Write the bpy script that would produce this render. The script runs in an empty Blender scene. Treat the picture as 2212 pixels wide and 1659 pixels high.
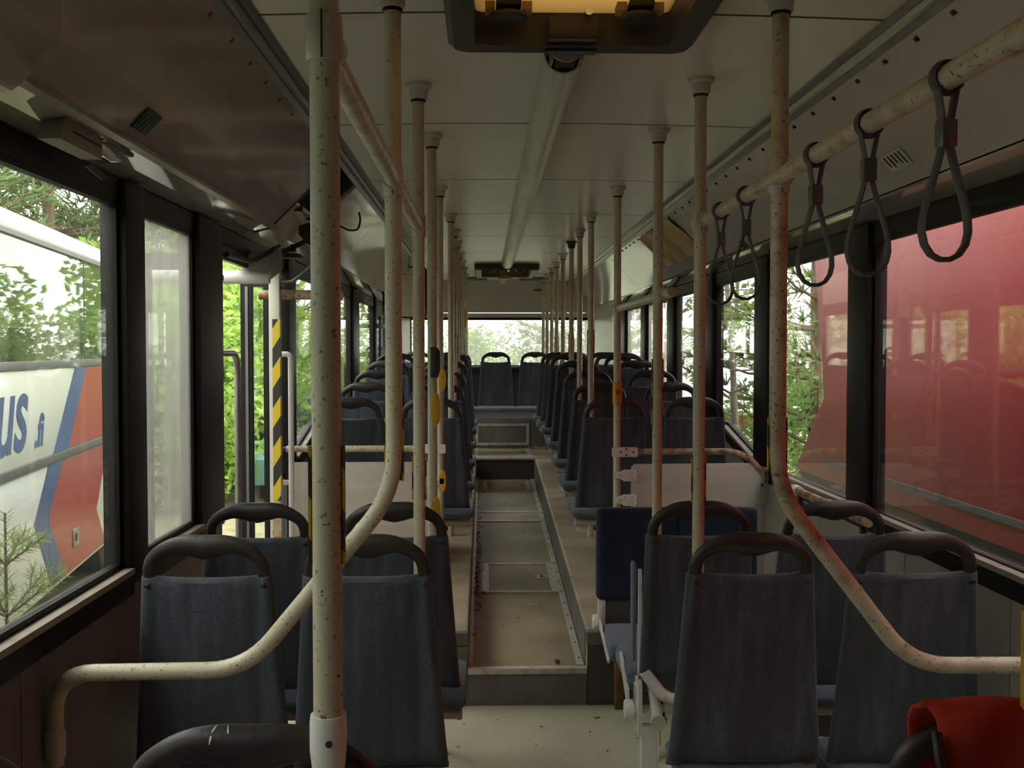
import bpy, bmesh, math, random
from mathutils import Vector, Matrix
PI = math.pi
random.seed(7)
S = bpy.context.scene
COL = S.collection

# ------------------------------------------------------------------ camera, sky, exposure
FPX = 2250.0                                        # focal length in pixels of a 2212 px wide frame
cam = bpy.data.cameras.new('camera'); cam_ob = bpy.data.objects.new('camera', cam); COL.objects.link(cam_ob)
cam.sensor_width = 36.0; cam.lens = 36.0 * FPX / 2212.0; cam.clip_start = 0.02; cam.clip_end = 300
cam_ob.location = (-0.214, 0.0, 1.5)
cam_ob.rotation_euler = (PI / 2 - math.atan(72.5 / FPX), 0, -math.atan(61 / FPX))
S.camera = cam_ob

world = bpy.data.worlds.new('overcast'); S.world = world; world.use_nodes = True
bg = world.node_tree.nodes['Background']
bg.inputs[0].default_value = (1.0, 1.0, 0.94, 1); bg.inputs[1].default_value = 1.0
S.view_settings.view_transform = 'Standard'; S.view_settings.look = 'None'
S.view_settings.gamma = 1.0; S.view_settings.use_curve_mapping = False
S.view_settings.exposure = 2.6
try:
    S.cycles.use_denoising = True; S.cycles.max_bounces = 12; S.cycles.diffuse_bounces = 6
    S.cycles.glossy_bounces = 6; S.cycles.transparent_max_bounces = 40; S.cycles.transmission_bounces = 8
    S.cycles.sample_clamp_indirect = 6; S.cycles.caustics_reflective = False; S.cycles.caustics_refractive = False
except Exception: pass

# ------------------------------------------------------------------ materials
def mat(name, col, rough=.5, metal=0.0, spec=.5, noise=None, bump=None, coat=0.0, sheen=0.0):
    """noise: (scale, detail, colour2, low, high[, stretch]) mixes a second colour in by a noise field; bump: (scale, strength[, stretch])"""
    m = bpy.data.materials.new(name); m.use_nodes = True
    nt = m.node_tree; b = nt.nodes['Principled BSDF']
    b.inputs['Base Color'].default_value = (*col, 1); b.inputs['Roughness'].default_value = rough
    b.inputs['Metallic'].default_value = metal; b.inputs['Specular IOR Level'].default_value = spec
    if coat: b.inputs['Coat Weight'].default_value = coat; b.inputs['Coat Roughness'].default_value = .06
    if sheen: b.inputs['Sheen Weight'].default_value = sheen; b.inputs['Sheen Roughness'].default_value = .4
    tc = nt.nodes.new('ShaderNodeTexCoord')
    prev = None
    for nz in (noise if isinstance(noise, list) else [noise] if noise else []):
        mp = nt.nodes.new('ShaderNodeMapping'); mp.inputs['Scale'].default_value = nz[5] if len(nz) > 5 else (1, 1, 1)
        nt.links.new(tc.outputs['Object'], mp.inputs[0])
        n = nt.nodes.new('ShaderNodeTexNoise'); n.inputs['Scale'].default_value = nz[0]; n.inputs['Detail'].default_value = nz[1]
        nt.links.new(mp.outputs[0], n.inputs['Vector'])
        r = nt.nodes.new('ShaderNodeMapRange'); r.inputs['From Min'].default_value = nz[3]; r.inputs['From Max'].default_value = nz[4]
        nt.links.new(n.outputs[0], r.inputs[0])
        mx = nt.nodes.new('ShaderNodeMix'); mx.data_type = 'RGBA'; mx.inputs[7].default_value = (*nz[2], 1)
        if prev is None: mx.inputs[6].default_value = (*col, 1)
        else: nt.links.new(prev, mx.inputs[6])
        nt.links.new(r.outputs[0], mx.inputs[0]); prev = mx.outputs[2]
    if prev is not None: nt.links.new(prev, b.inputs['Base Color'])
    if bump:
        mp = nt.nodes.new('ShaderNodeMapping'); mp.inputs['Scale'].default_value = bump[2] if len(bump) > 2 else (1, 1, 1)
        nt.links.new(tc.outputs['Object'], mp.inputs[0])
        n = nt.nodes.new('ShaderNodeTexNoise'); n.inputs['Scale'].default_value = bump[0]; n.inputs['Detail'].default_value = 3
        nt.links.new(mp.outputs[0], n.inputs['Vector'])
        bp = nt.nodes.new('ShaderNodeBump'); bp.inputs['Strength'].default_value = bump[1]; bp.inputs['Distance'].default_value = .01
        nt.links.new(n.outputs[0], bp.inputs['Height']); nt.links.new(bp.outputs[0], b.inputs['Normal'])
    return m

def glass_mat(name, dirt, tint=(.985, .995, .985), streak=(14, .5, 1.2), dirt_col=(.75, .75, .7)):
    """thin window glass: clear, with a Fresnel mirror reflection and a film of dust"""
    m = bpy.data.materials.new(name); m.use_nodes = True; nt = m.node_tree
    for n in list(nt.nodes): nt.nodes.remove(n)
    out = nt.nodes.new('ShaderNodeOutputMaterial')
    tr = nt.nodes.new('ShaderNodeBsdfTransparent'); tr.inputs[0].default_value = (*tint, 1)
    gl = nt.nodes.new('ShaderNodeBsdfGlossy'); gl.inputs['Roughness'].default_value = .01
    fr = nt.nodes.new('ShaderNodeFresnel'); ge = nt.nodes.new('ShaderNodeNewGeometry')
    io = nt.nodes.new('ShaderNodeMapRange'); io.inputs['To Min'].default_value = 1.5; io.inputs['To Max'].default_value = 1 / 1.5   # both faces of the thin pane reflect alike
    nt.links.new(ge.outputs['Backfacing'], io.inputs[0]); nt.links.new(io.outputs[0], fr.inputs[0])
    m1 = nt.nodes.new('ShaderNodeMixShader'); nt.links.new(fr.outputs[0], m1.inputs[0]); nt.links.new(tr.outputs[0], m1.inputs[1]); nt.links.new(gl.outputs[0], m1.inputs[2])
    d = nt.nodes.new('ShaderNodeBsdfDiffuse'); d.inputs[0].default_value = (*dirt_col, 1)
    t = nt.nodes.new('ShaderNodeBsdfTranslucent'); t.inputs[0].default_value = (*dirt_col, 1)
    dt = nt.nodes.new('ShaderNodeMixShader'); dt.inputs[0].default_value = .6; nt.links.new(d.outputs[0], dt.inputs[1]); nt.links.new(t.outputs[0], dt.inputs[2])
    tc = nt.nodes.new('ShaderNodeTexCoord'); mp = nt.nodes.new('ShaderNodeMapping'); mp.inputs['Scale'].default_value = (1, 1, .12)
    nt.links.new(tc.outputs['Object'], mp.inputs[0])
    n = nt.nodes.new('ShaderNodeTexNoise'); n.inputs['Scale'].default_value = streak[0]; n.inputs['Detail'].default_value = 6; nt.links.new(mp.outputs[0], n.inputs['Vector'])
    r = nt.nodes.new('ShaderNodeMapRange'); r.inputs['From Min'].default_value = .3; r.inputs['From Max'].default_value = .75
    r.inputs['To Min'].default_value = dirt * streak[1]; r.inputs['To Max'].default_value = dirt * streak[2]
    nt.links.new(n.outputs[0], r.inputs[0])
    m2 = nt.nodes.new('ShaderNodeMixShader'); nt.links.new(r.outputs[0], m2.inputs[0]); nt.links.new(m1.outputs[0], m2.inputs[1]); nt.links.new(dt.outputs[0], m2.inputs[2])
    nt.links.new(m2.outputs[0], out.inputs[0])
    return m

def leaf_mat(name, c1, c2):
    m = bpy.data.materials.new(name); m.use_nodes = True; nt = m.node_tree
    for n in list(nt.nodes): nt.nodes.remove(n)
    out = nt.nodes.new('ShaderNodeOutputMaterial')
    tc = nt.nodes.new('ShaderNodeTexCoord'); n = nt.nodes.new('ShaderNodeTexNoise'); n.inputs['Scale'].default_value = 3.0; n.inputs['Detail'].default_value = 5
    nt.links.new(tc.outputs['Object'], n.inputs['Vector'])
    cr = nt.nodes.new('ShaderNodeMapRange'); cr.inputs['From Min'].default_value = .35; cr.inputs['From Max'].default_value = .65; nt.links.new(n.outputs[0], cr.inputs[0])
    mx = nt.nodes.new('ShaderNodeMix'); mx.data_type = 'RGBA'; mx.inputs[6].default_value = (*c1, 1); mx.inputs[7].default_value = (*c2, 1); nt.links.new(cr.outputs[0], mx.inputs[0])
    d = nt.nodes.new('ShaderNodeBsdfDiffuse'); t = nt.nodes.new('ShaderNodeBsdfTranslucent')
    nt.links.new(mx.outputs[2], d.inputs[0]); nt.links.new(mx.outputs[2], t.inputs[0])
    s = nt.nodes.new('ShaderNodeMixShader'); s.inputs[0].default_value = .4; nt.links.new(d.outputs[0], s.inputs[1]); nt.links.new(t.outputs[0], s.inputs[2])
    nt.links.new(s.outputs[0], out.inputs[0]); return m

def stripe_mat(name, c1, c2, per, slope):
    """flat print of slanting hazard stripes"""
    m = bpy.data.materials.new(name); m.use_nodes = True; nt = m.node_tree; b = nt.nodes['Principled BSDF']; b.inputs['Roughness'].default_value = .5
    tc = nt.nodes.new('ShaderNodeTexCoord'); sp = nt.nodes.new('ShaderNodeSeparateXYZ'); nt.links.new(tc.outputs['Object'], sp.inputs[0])
    mu = nt.nodes.new('ShaderNodeMath'); mu.operation = 'MULTIPLY'; mu.inputs[1].default_value = slope; nt.links.new(sp.outputs[0], mu.inputs[0])
    ad = nt.nodes.new('ShaderNodeMath'); ad.operation = 'ADD'; nt.links.new(sp.outputs[2], ad.inputs[0]); nt.links.new(mu.outputs[0], ad.inputs[1])
    a2 = nt.nodes.new('ShaderNodeMath'); a2.operation = 'ADD'; a2.inputs[1].default_value = 50; nt.links.new(ad.outputs[0], a2.inputs[0])
    dv = nt.nodes.new('ShaderNodeMath'); dv.operation = 'DIVIDE'; dv.inputs[1].default_value = per; nt.links.new(a2.outputs[0], dv.inputs[0])
    fr = nt.nodes.new('ShaderNodeMath'); fr.operation = 'FRACT'; nt.links.new(dv.outputs[0], fr.inputs[0])
    gt = nt.nodes.new('ShaderNodeMath'); gt.operation = 'GREATER_THAN'; gt.inputs[1].default_value = .5; nt.links.new(fr.outputs[0], gt.inputs[0])
    mx = nt.nodes.new('ShaderNodeMix'); mx.data_type = 'RGBA'; mx.inputs[6].default_value = (*c1, 1); mx.inputs[7].default_value = (*c2, 1)
    nt.links.new(gt.outputs[0], mx.inputs[0]); nt.links.new(mx.outputs[2], b.inputs['Base Color']); return m

RUST = (.16, .075, .03)
M = dict(
    cream=mat('cream_paint', (.57, .54, .38), .33, noise=[(3.0, 4, (.44, .36, .24), .45, .75, (1, 1, .5)), (75, 2, (.21, .145, .085), .68, .74), (130, 3, (.14, .085, .05), .62, .70), (6, 5, (.36, .26, .15), .56, .80, (1, 1, .35))], bump=(60, .05)),
    cream_worn=mat('worn_cream_paint', (.55, .50, .36), .35, noise=[(14, 5, (.34, .24, .13), .48, .72), (110, 3, (.16, .09, .05), .60, .68)], bump=(40, .08)),
    rust_cream=mat('rusty_cream_paint', (.42, .32, .20), .5, noise=[(20, 5, (.17, .08, .035), .45, .62), (60, 3, (.08, .045, .03), .62, .70)], bump=(40, .1)),
    pale_plastic=mat('pale_grey_plastic', (.53, .51, .42), .4),
    white_plastic=mat('white_plastic', (.80, .79, .76), .35, noise=(30, 3, (.5, .46, .4), .55, .8)),
    white_metal=mat('white_painted_metal', (.74, .73, .70), .35, noise=(25, 3, (.5, .44, .36), .58, .75)),
    fabric=mat('slate_blue_fabric', (.062, .071, .083), .95, spec=.15, sheen=.25, noise=[(5, 4, (.11, .13, .155), .42, .75, (5, 5, .5)), (150, 2, (.042, .049, .059), .5, .8)], bump=(260, .25)),
    navy=mat('navy_seat_fabric', (.022, .030, .055), .95, spec=.15, sheen=.25, noise=(6, 4, (.030, .043, .085), .45, .75), bump=(260, .25)),
    cushion=mat('blue_cushion_fabric', (.10, .135, .18), .95, spec=.15, sheen=.4, noise=(8, 4, (.15, .17, .20), .45, .75), bump=(260, .25)),
    black_plastic=mat('charcoal_plastic', (.030, .027, .024), .42, noise=(9, 4, (.055, .048, .042), .5, .8), bump=(180, .08)),
    black=mat('black_rubber', (.014, .013, .012), .5),
    frame_black=mat('black_window_frame', (.0065, .006, .0055), .5, spec=.25, noise=(12, 3, (.013, .012, .011), .5, .8)),
    strap=mat('grey_strap_rubber', (.085, .08, .075), .55, bump=(120, .1)),
    alu=mat('dull_aluminium', (.42, .41, .38), .32, metal=.8, noise=(20, 4, (.30, .28, .25), .4, .8)),
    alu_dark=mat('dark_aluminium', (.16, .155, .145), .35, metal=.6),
    ceiling=mat('ceiling_laminate', (.67, .64, .57), .28, noise=(2, 5, (.61, .58, .51), .4, .7, (1, .4, 1)), bump=(300, .02)),
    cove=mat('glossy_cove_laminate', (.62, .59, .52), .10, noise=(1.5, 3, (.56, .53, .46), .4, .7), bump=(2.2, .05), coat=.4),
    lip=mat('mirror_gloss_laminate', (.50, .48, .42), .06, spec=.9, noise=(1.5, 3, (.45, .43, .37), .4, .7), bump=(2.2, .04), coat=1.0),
    cove_dark=mat('shaded_flap_laminate', (.36, .315, .285), .09, noise=(1.5, 3, (.33, .29, .26), .4, .7), bump=(2.6, .06), coat=.4),  # pale cove laminate, darkened in colour to imitate shade on the flap
    wall=mat('wall_laminate', (.40, .365, .315), .45, noise=(4, 4, (.33, .30, .26), .4, .75)),
    wall_dark=mat('brown_wall_laminate', (.17, .145, .13), .5, noise=(4, 4, (.13, .11, .10), .4, .75)),
    panel=mat('grey_beige_laminate', (.60, .56, .49), .28, noise=(3, 6, (.53, .49, .425), .35, .7, (.3, 1, 9))),
    sill=mat('dusty_sill', (.33, .29, .235), .6, noise=(15, 4, (.22, .19, .15), .45, .7)),
    lino=mat('worn_green_lino', (.52, .51, .35), .5, noise=[(2.5, 5, (.46, .43, .32), .4, .65), (90, 2, (.25, .22, .17), .62, .75)], bump=(150, .04)),
    lino_brown=mat('brown_lino', (.35, .30, .18), .5, noise=[(3, 6, (.24, .20, .115), .4, .68), (22, 4, (.40, .34, .25), .62, .75)], bump=(60, .08)),
    lino_podium=mat('dusty_beige_lino', (.44, .385, .265), .5, noise=[(3, 6, (.33, .28, .18), .4, .65, (1, 2, 1)), (60, 3, (.26, .21, .15), .64, .74)], bump=(60, .06)),
    riser=mat('grey_riser_vinyl', (.175, .17, .15), .55, noise=[(6, 5, (.12, .115, .10), .4, .7), (200, 2, (.24, .23, .21), .55, .7)]),
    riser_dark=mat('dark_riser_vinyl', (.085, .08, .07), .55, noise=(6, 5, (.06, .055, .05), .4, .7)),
    strip=mat('pale_metal_strip', (.60, .56, .49), .4, metal=.15, noise=(25, 4, (.40, .35, .28), .5, .75)),
    screw=mat('dark_screw', (.05, .04, .035), .5, metal=.5),
    diffuser=mat('lamp_diffuser', (.50, .52, .43), .22, noise=(3, 3, (.33, .35, .30), .45, .7, (8, .3, 1)), bump=(60, .1, (30, .2, 1))),
    hatch_grey=mat('hatch_dark_plastic', (.040, .038, .034), .5),
    hatch_pale=mat('hatch_grey_plastic', (.30, .28, .25), .5),
    green_label=mat('dark_green_label', (.02, .05, .035), .5),
    label_pale=mat('pale_label', (.55, .56, .47), .5),
    ink=mat('black_ink', (.02, .02, .02), .6),
    yellow=mat('yellow_plastic', (.62, .36, .02), .4, noise=(40, 3, (.28, .15, .02), .55, .75)),
    red=mat('red_plastic', (.45, .03, .03), .4),
    hazard=stripe_mat('hazard_stripes', (.62, .46, .02), (.02, .018, .015), .184, -1.6),
    hazard_small=stripe_mat('hazard_sleeve_stripes', (.55, .40, .02), (.06, .035, .015), .10, 1.6),
    rust=mat('rusted_steel', RUST, .8, noise=(20, 5, (.30, .16, .07), .45, .7), bump=(50, .3)),
    paper=mat('yellowed_paper', (.55, .40, .15), .45, noise=(4, 3, (.36, .24, .08), .4, .7)),
    red_cloth=mat('red_cloth', (.40, .035, .018), .85, spec=.2, noise=(8, 4, (.22, .02, .012), .45, .75), bump=(200, .2)),
    mirror_face=mat('pale_panel_face', (.85, .83, .72), .35),
    chrome=mat('bright_metal', (.75, .75, .72), .12, metal=1),
    debris=mat('dry_leaves', (.10, .055, .03), .9, noise=(40, 3, (.24, .15, .07), .4, .7)),
    glass=glass_mat('window_glass', .018),
    glass_dusty=glass_mat('dusty_window_glass', .42, streak=(9, .55, 1.35), dirt_col=(.62, .62, .57)),
    glass_hazy=glass_mat('hazy_rear_glass', .22, streak=(5, .8, 1.1)),  # dust film thickened to imitate the pale, overexposed view behind the bus
    glass_right=glass_mat('right_window_glass', .004),
    coach_glass=glass_mat('coach_window_glass', .05, tint=(.55, .60, .57)),
    coach_white=mat('white_bus_paint', (.80, .80, .76), .28, coat=.3, noise=(3, 4, (.72, .71, .65), .45, .8, (1, 1, .3))),
    coach_blue=mat('blue_livery', (.035, .062, .23), .3), coach_red=mat('red_livery', (.36, .020, .026), .3),
    coach_grey=mat('grey_moulding', (.09, .09, .085), .5), coach_dark=mat('coach_interior', (.035, .04, .04), .8),
    redbus=mat('red_bus_paint', (.255, .008, .012), .4, spec=.2, noise=(2, 5, (.275, .022, .026), .5, .8, (1, 1, .2))),
    tyre=mat('tyre_rubber', (.02, .02, .02), .85),
    bark=mat('bark', (.16, .10, .065), .9, noise=(9, 4, (.08, .055, .04), .4, .7, (1, 1, .3)), bump=(20, .5)),
    bark_grey=mat('grey_bark', (.28, .26, .22), .9, noise=(9, 4, (.14, .12, .10), .4, .7)),
    pine=leaf_mat('pine_needles', (.13, .20, .085), (.22, .29, .12)), bright=leaf_mat('bright_leaves', (.24, .40, .07), (.40, .52, .15)),
    mid=leaf_mat('mid_green_leaves', (.13, .22, .07), (.24, .34, .11)), young=leaf_mat('young_needles', (.20, .30, .10), (.33, .38, .16)),
    ground=mat('dry_grass_ground', (.26, .25, .13), .95, noise=[(.8, 6, (.34, .29, .19), .4, .65), (6, 5, (.17, .20, .08), .45, .7)]),
    shed_red=mat('red_boards', (.42, .05, .04), .8), shed_roof=mat('grey_roof_sheet', (.34, .35, .36), .5),
    teal=mat('teal_car_paint', (.16, .34, .36), .3, coat=.5), car_glass=mat('dark_car_glass', (.10, .14, .14), .1),
    tan=None,
)
_t = bpy.data.materials.new('yellowed_translucent_plastic'); _t.use_nodes = True; _nt = _t.node_tree
for _n in list(_nt.nodes): _nt.nodes.remove(_n)
_o = _nt.nodes.new('ShaderNodeOutputMaterial'); _d = _nt.nodes.new('ShaderNodeBsdfDiffuse'); _r = _nt.nodes.new('ShaderNodeBsdfTranslucent'); _x = _nt.nodes.new('ShaderNodeMixShader')
_d.inputs[0].default_value = (.55, .42, .22, 1); _r.inputs[0].default_value = (.56, .42, .215, 1); _x.inputs[0].default_value = .55
_nt.links.new(_d.outputs[0], _x.inputs[1]); _nt.links.new(_r.outputs[0], _x.inputs[2]); _nt.links.new(_x.outputs[0], _o.inputs[0]); M['tan'] = _t

_m = M['mirror_face']; _m.node_tree.nodes['Principled BSDF'].inputs['Transmission Weight'].default_value = 0
_nt = _m.node_tree; _tl = _nt.nodes.new('ShaderNodeBsdfTranslucent'); _tl.inputs[0].default_value = (.85, .83, .72, 1); _mx = _nt.nodes.new('ShaderNodeMixShader'); _mx.inputs[0].default_value = .6
_ou = _nt.nodes['Material Output']; _nt.links.new(_nt.nodes['Principled BSDF'].outputs[0], _mx.inputs[1]); _nt.links.new(_tl.outputs[0], _mx.inputs[2]); _nt.links.new(_mx.outputs[0], _ou.inputs[0])

# ------------------------------------------------------------------ mesh builder
class MB:
    def __init__(s): s.v = []; s.f = []
    def add(s, vs, fs):
        b = len(s.v); s.v += [tuple(v) for v in vs]; s.f += [tuple(i + b for i in f) for f in fs]; return s
    def box(s, x0, x1, y0, y1, z0, z1):
        v = [(x, y, z) for z in (z0, z1) for y in (y0, y1) for x in (x0, x1)]
        return s.add(v, [(0, 2, 3, 1), (4, 5, 7, 6), (0, 1, 5, 4), (2, 6, 7, 3), (0, 4, 6, 2), (1, 3, 7, 5)])
    def prism(s, poly, a, b, axis='y'):
        """extrude a closed 2-D polygon: axis y -> (x,z), x -> (y,z), z -> (x,y)"""
        n = len(poly)
        def p(q, t): return (q[0], t, q[1]) if axis == 'y' else (t, q[0], q[1]) if axis == 'x' else (q[0], q[1], t)
        v = [p(q, a) for q in poly] + [p(q, b) for q in poly]
        return s.add(v, [tuple(range(n)), tuple(range(2 * n - 1, n - 1, -1))] + [(i, n + i, n + (i + 1) % n, (i + 1) % n) for i in range(n)])
    def sweep(s, pts, rad, seg=12, closed=False, cap=True, up=None):
        """sweep an ellipse along pts; rad: float, (a, b) or a list of either per point"""
        P = [Vector(p) for p in pts]; n = len(P)
        R = rad if isinstance(rad, list) else [rad] * n
        R = [r if isinstance(r, tuple) else (r, r) for r in R]
        T = []
        for i in range(n):
            a = P[(i - 1) % n] if closed or i else P[i]; c = P[(i + 1) % n] if closed or i < n - 1 else P[i]
            T.append((c - a).normalized())
        N = Vector(up) if up else (Vector((0, 1, 0)) if abs(T[0].y) < .9 else Vector((1, 0, 0)))
        vs = []
        for i in range(n):
            N = (N - T[i] * N.dot(T[i]))
            if N.length < 1e-6: N = T[i].orthogonal()
            N.normalize(); B = T[i].cross(N)
            for k in range(seg):
                t = 2 * PI * k / seg
                vs.append(P[i] + N * (R[i][0] * math.cos(t)) + B * (R[i][1] * math.sin(t)))
        fs = []
        for i in range(n if closed else n - 1):
            for k in range(seg):
                a = i * seg + k; b = i * seg + (k + 1) % seg; c = ((i + 1) % n) * seg + (k + 1) % seg; d = ((i + 1) % n) * seg + k
                fs.append((a, b, c, d))
        if cap and not closed: fs += [tuple(range(seg - 1, -1, -1)), tuple(range((n - 1) * seg, n * seg))]
        return s.add(vs, fs)
    def lathe(s, prof, cx=0, cy=0, cz=0, seg=20, axis='z'):
        n = len(prof); vs = []
        for r, h in prof:
            for k in range(seg):
                t = 2 * PI * k / seg; a, b = r * math.cos(t), r * math.sin(t)
                vs.append((cx + a, cy + b, cz + h) if axis == 'z' else (cx + h, cy + a, cz + b) if axis == 'x' else (cx + a, cy + h, cz + b))
        fs = [(i * seg + k, i * seg + (k + 1) % seg, (i + 1) * seg + (k + 1) % seg, (i + 1) * seg + k) for i in range(n - 1) for k in range(seg)]
        fs += [tuple(range(seg - 1, -1, -1)), tuple(range((n - 1) * seg, n * seg))]
        return s.add(vs, fs)
    def mesh(s, name, m, smooth=True, bevel=0, seg=2, angle=35):
        me = bpy.data.meshes.new(name); me.from_pydata(s.v, [], s.f); me.update()
        bm = bmesh.new(); bm.from_mesh(me); bmesh.ops.recalc_face_normals(bm, faces=bm.faces)
        if bevel:
            e = [e for e in bm.edges if len(e.link_faces) == 2 and e.calc_face_angle(0) > .5]
            bmesh.ops.bevel(bm, geom=e, offset=bevel, segments=seg, profile=.6, affect='EDGES', clamp_overlap=True)
        bm.to_mesh(me); bm.free()
        me.materials.append(m)
        if smooth:
            for p in me.polygons: p.use_smooth = True
            try: me.set_sharp_from_angle(angle=math.radians(angle))
            except Exception: pass
        return me
    def build(s, name, m, parent=None, **k):
        return link(name, s.mesh(name, m, **k), parent)

def link(name, data, parent=None, loc=None):
    o = bpy.data.objects.new(name, data); COL.objects.link(o)
    if parent is not None: o.parent = parent
    if loc: o.location = loc
    return o
def thing(name, label, cat, loc=(0, 0, 0), rz=0, group=None):
    o = bpy.data.objects.new(name, None); COL.objects.link(o); o.empty_display_size = .1
    o.location = loc; o.rotation_euler = (0, 0, rz); o['label'] = label; o['category'] = cat
    if group: o['group'] = group
    return o
def tag(o, label, cat, group=None, kind=None):
    o['label'] = label; o['category'] = cat
    if group: o['group'] = group
    if kind: o['kind'] = kind
    return o
def struct(o, label, cat): return tag(o, label, cat, kind='structure')
def sroot(name, label, cat, loc=(0, 0, 0)):
    o = thing(name, label, cat, loc); o['kind'] = 'structure'; return o
def dup(root, loc=None, label=None, group=None, name=None):
    """a copy of a thing with its parts and sub-parts; mesh data shared"""
    r = root.copy(); COL.objects.link(r)
    if name: r.name = name
    if loc: r.location = loc
    if label: r['label'] = label
    if group: r['group'] = group
    for ch in list(root.children):
        c = ch.copy(); COL.objects.link(c); c.parent = r
        for g in list(ch.children):
            d = g.copy(); COL.objects.link(d); d.parent = c
    return r
def part_box(name, m, parent, *b, bevel=0, **k): return MB().box(*b).build(name, m, parent, bevel=bevel, **k)
def fillet(pts, r, n=6):
    P = [Vector(p) for p in pts]; out = [P[0]]
    for i in range(1, len(P) - 1):
        a, b, c = P[i - 1], P[i], P[i + 1]; u = (a - b).normalized(); w = (c - b).normalized()
        d = min(r, (a - b).length * .49, (c - b).length * .49)
        for k in range(n + 1):
            t = k / n; out.append((b + u * d) * (1 - t) ** 2 + b * 2 * t * (1 - t) + (b + w * d) * t ** 2)
    return out + [P[-1]]
def podium_z(y): return .31 + (y - 4.37) * .0601 if y < 8.86 else .58
def trough_z(y): return .155 + (y - 4.37) * .0548

# ------------------------------------------------------------------ the bus shell: floor
f = MB().box(-1.2, 1.2, -2.2, 4.37, -.05, 0).box(-1.2, -.45, 4.37, 5.15, -.05, 0).build('floor', M['lino'], smooth=False)
struct(f, 'worn grey-green lino floor of the low front part of the bus', 'floor')
fa = sroot('floor_aisle', 'narrow brown ramped aisle floor sunk between the seat platforms', 'floor')
MB().prism([(4.37, -.02), (8.86, -.02), (8.86, trough_z(8.86)), (4.37, .155)], -.282, .22, 'x').build('ramp', M['lino_brown'], fa, smooth=False)
part_box('riser', M['riser'], fa, -.45, .22, 4.355, 4.37, 0, .15)
part_box('nosing', M['strip'], fa, -.282, .222, 4.345, 4.385, .135, .160, bevel=.004)
def slope_strip(name, m, parent, x0, x1, y0, y1, zf, t, lift=0):
    mb = MB(); mb.prism([(y0, zf(y0) - .005), (y1, zf(y1) - .005), (y1, zf(y1) + t), (y0, zf(y0) + t)], x0, x1, 'x')
    return mb.build(name, m, parent, smooth=False)
slope_strip('edge_strip', M['strip'], fa, .182, .212, 4.39, 7.2, trough_z, .006)
slope_strip('edge_strip', M['strip'], fa, .182, .212, 7.22, 8.84, trough_z, .006)
slope_strip('edge_strip', M['strip'], fa, -.281, -.262, 4.39, 8.84, trough_z, .006)
me = MB().lathe([(.004, 0), (.004, .003), (.002, .005)], seg=8).mesh('strip_screw', M['screw'])
for i in range(22):
    y = 4.47 + i * .2; link('screw', me, fa, (.197, y, trough_z(y) + .006))
for y in (7.20, 7.50): slope_strip('cross_strip', M['strip'], fa, -.26, .18, y, y + .03, trough_z, .006)
slope_strip('cross_plate', M['lino_podium'], fa, -.26, .18, 7.23, 7.50, trough_z, .003)

fl = sroot('floor_platform_left', 'dusty beige raised floor left of the aisle that carries seats', 'floor')
fr = sroot('floor_platform_right', 'dusty beige raised floor right of the aisle that carries seats', 'floor')
def podium(x0, x1, y0, par, name='platform'):
    MB().prism([(y0, -.02), (8.86, -.02), (8.86, .58), (y0, podium_z(y0))], x0, x1, 'x').build(name, M['lino_podium'], par, smooth=False, bevel=.012)
MB().prism([(4.37, -.02), (5.17, -.02), (5.17, podium_z(5.17)), (4.37, .31)], -.45, -.282, 'x').build('platform', M['lino_podium'], fl, smooth=False, bevel=.012)
podium(-1.2, -.283, 5.17, fl); podium(.22, 1.2, 4.37, fr)
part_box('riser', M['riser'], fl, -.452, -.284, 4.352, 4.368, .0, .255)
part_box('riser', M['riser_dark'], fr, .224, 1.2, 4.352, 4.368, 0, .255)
part_box('edge_band', M['riser'], fl, -.453, -.281, 4.35, 4.40, .256, .312, bevel=.006)
part_box('edge_band', M['riser'], fr, .219, 1.2, 4.35, 4.40, .256, .312, bevel=.006)
def side(x0, x1, par):
    MB().prism([(4.40, .15), (8.85, trough_z(8.85)), (8.85, .572), (4.40, .302)], x0, x1, 'x').build('side_facing', M['riser'], par, smooth=False)
side(-.285, -.279, fl); side(.216, .223, fr)
for y0, y1 in ((6.15, 6.40), (7.40, 7.78)):
    mb = MB()
    def ps(x0, x1, a, b): mb.prism([(a, podium_z(a)), (b, podium_z(b)), (b, podium_z(b) + .005), (a, podium_z(a) + .005)], x0, x1, 'x')
    ps(.335, .62, y0, y0 + .03); ps(.335, .62, y1 - .03, y1); ps(.335, .375, y0 + .03, y1 - .03); ps(.59, .62, y0 + .03, y1 - .03)
    fo = mb.build('fixing_frame', M['strip'], fr, smooth=False)
rf = sroot('floor_rear', 'short beige rear landing up a dark step before the back bench', 'floor')
part_box('landing', M['lino_podium'], rf, -1.2, 1.2, 8.86, 9.8, .3, .58)
part_box('riser', M['riser_dark'], rf, -.45, .222, 8.848, 8.862, .40, .568)
part_box('nosing', M['strip'], rf, -.45, .23, 8.84, 8.885, .566, .586, bevel=.004)
part_box('engine_box', M['coach_dark'], rf, -1.2, 1.2, 9.82, 11.9, .4, .854)
part_box('engine_riser', M['riser'], rf, -1.2, 1.2, 9.795, 9.82, .58, .85)
part_box('kick_strip', M['strip'], rf, .2, 1.0, 9.785, 9.797, .58, .592)

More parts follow.
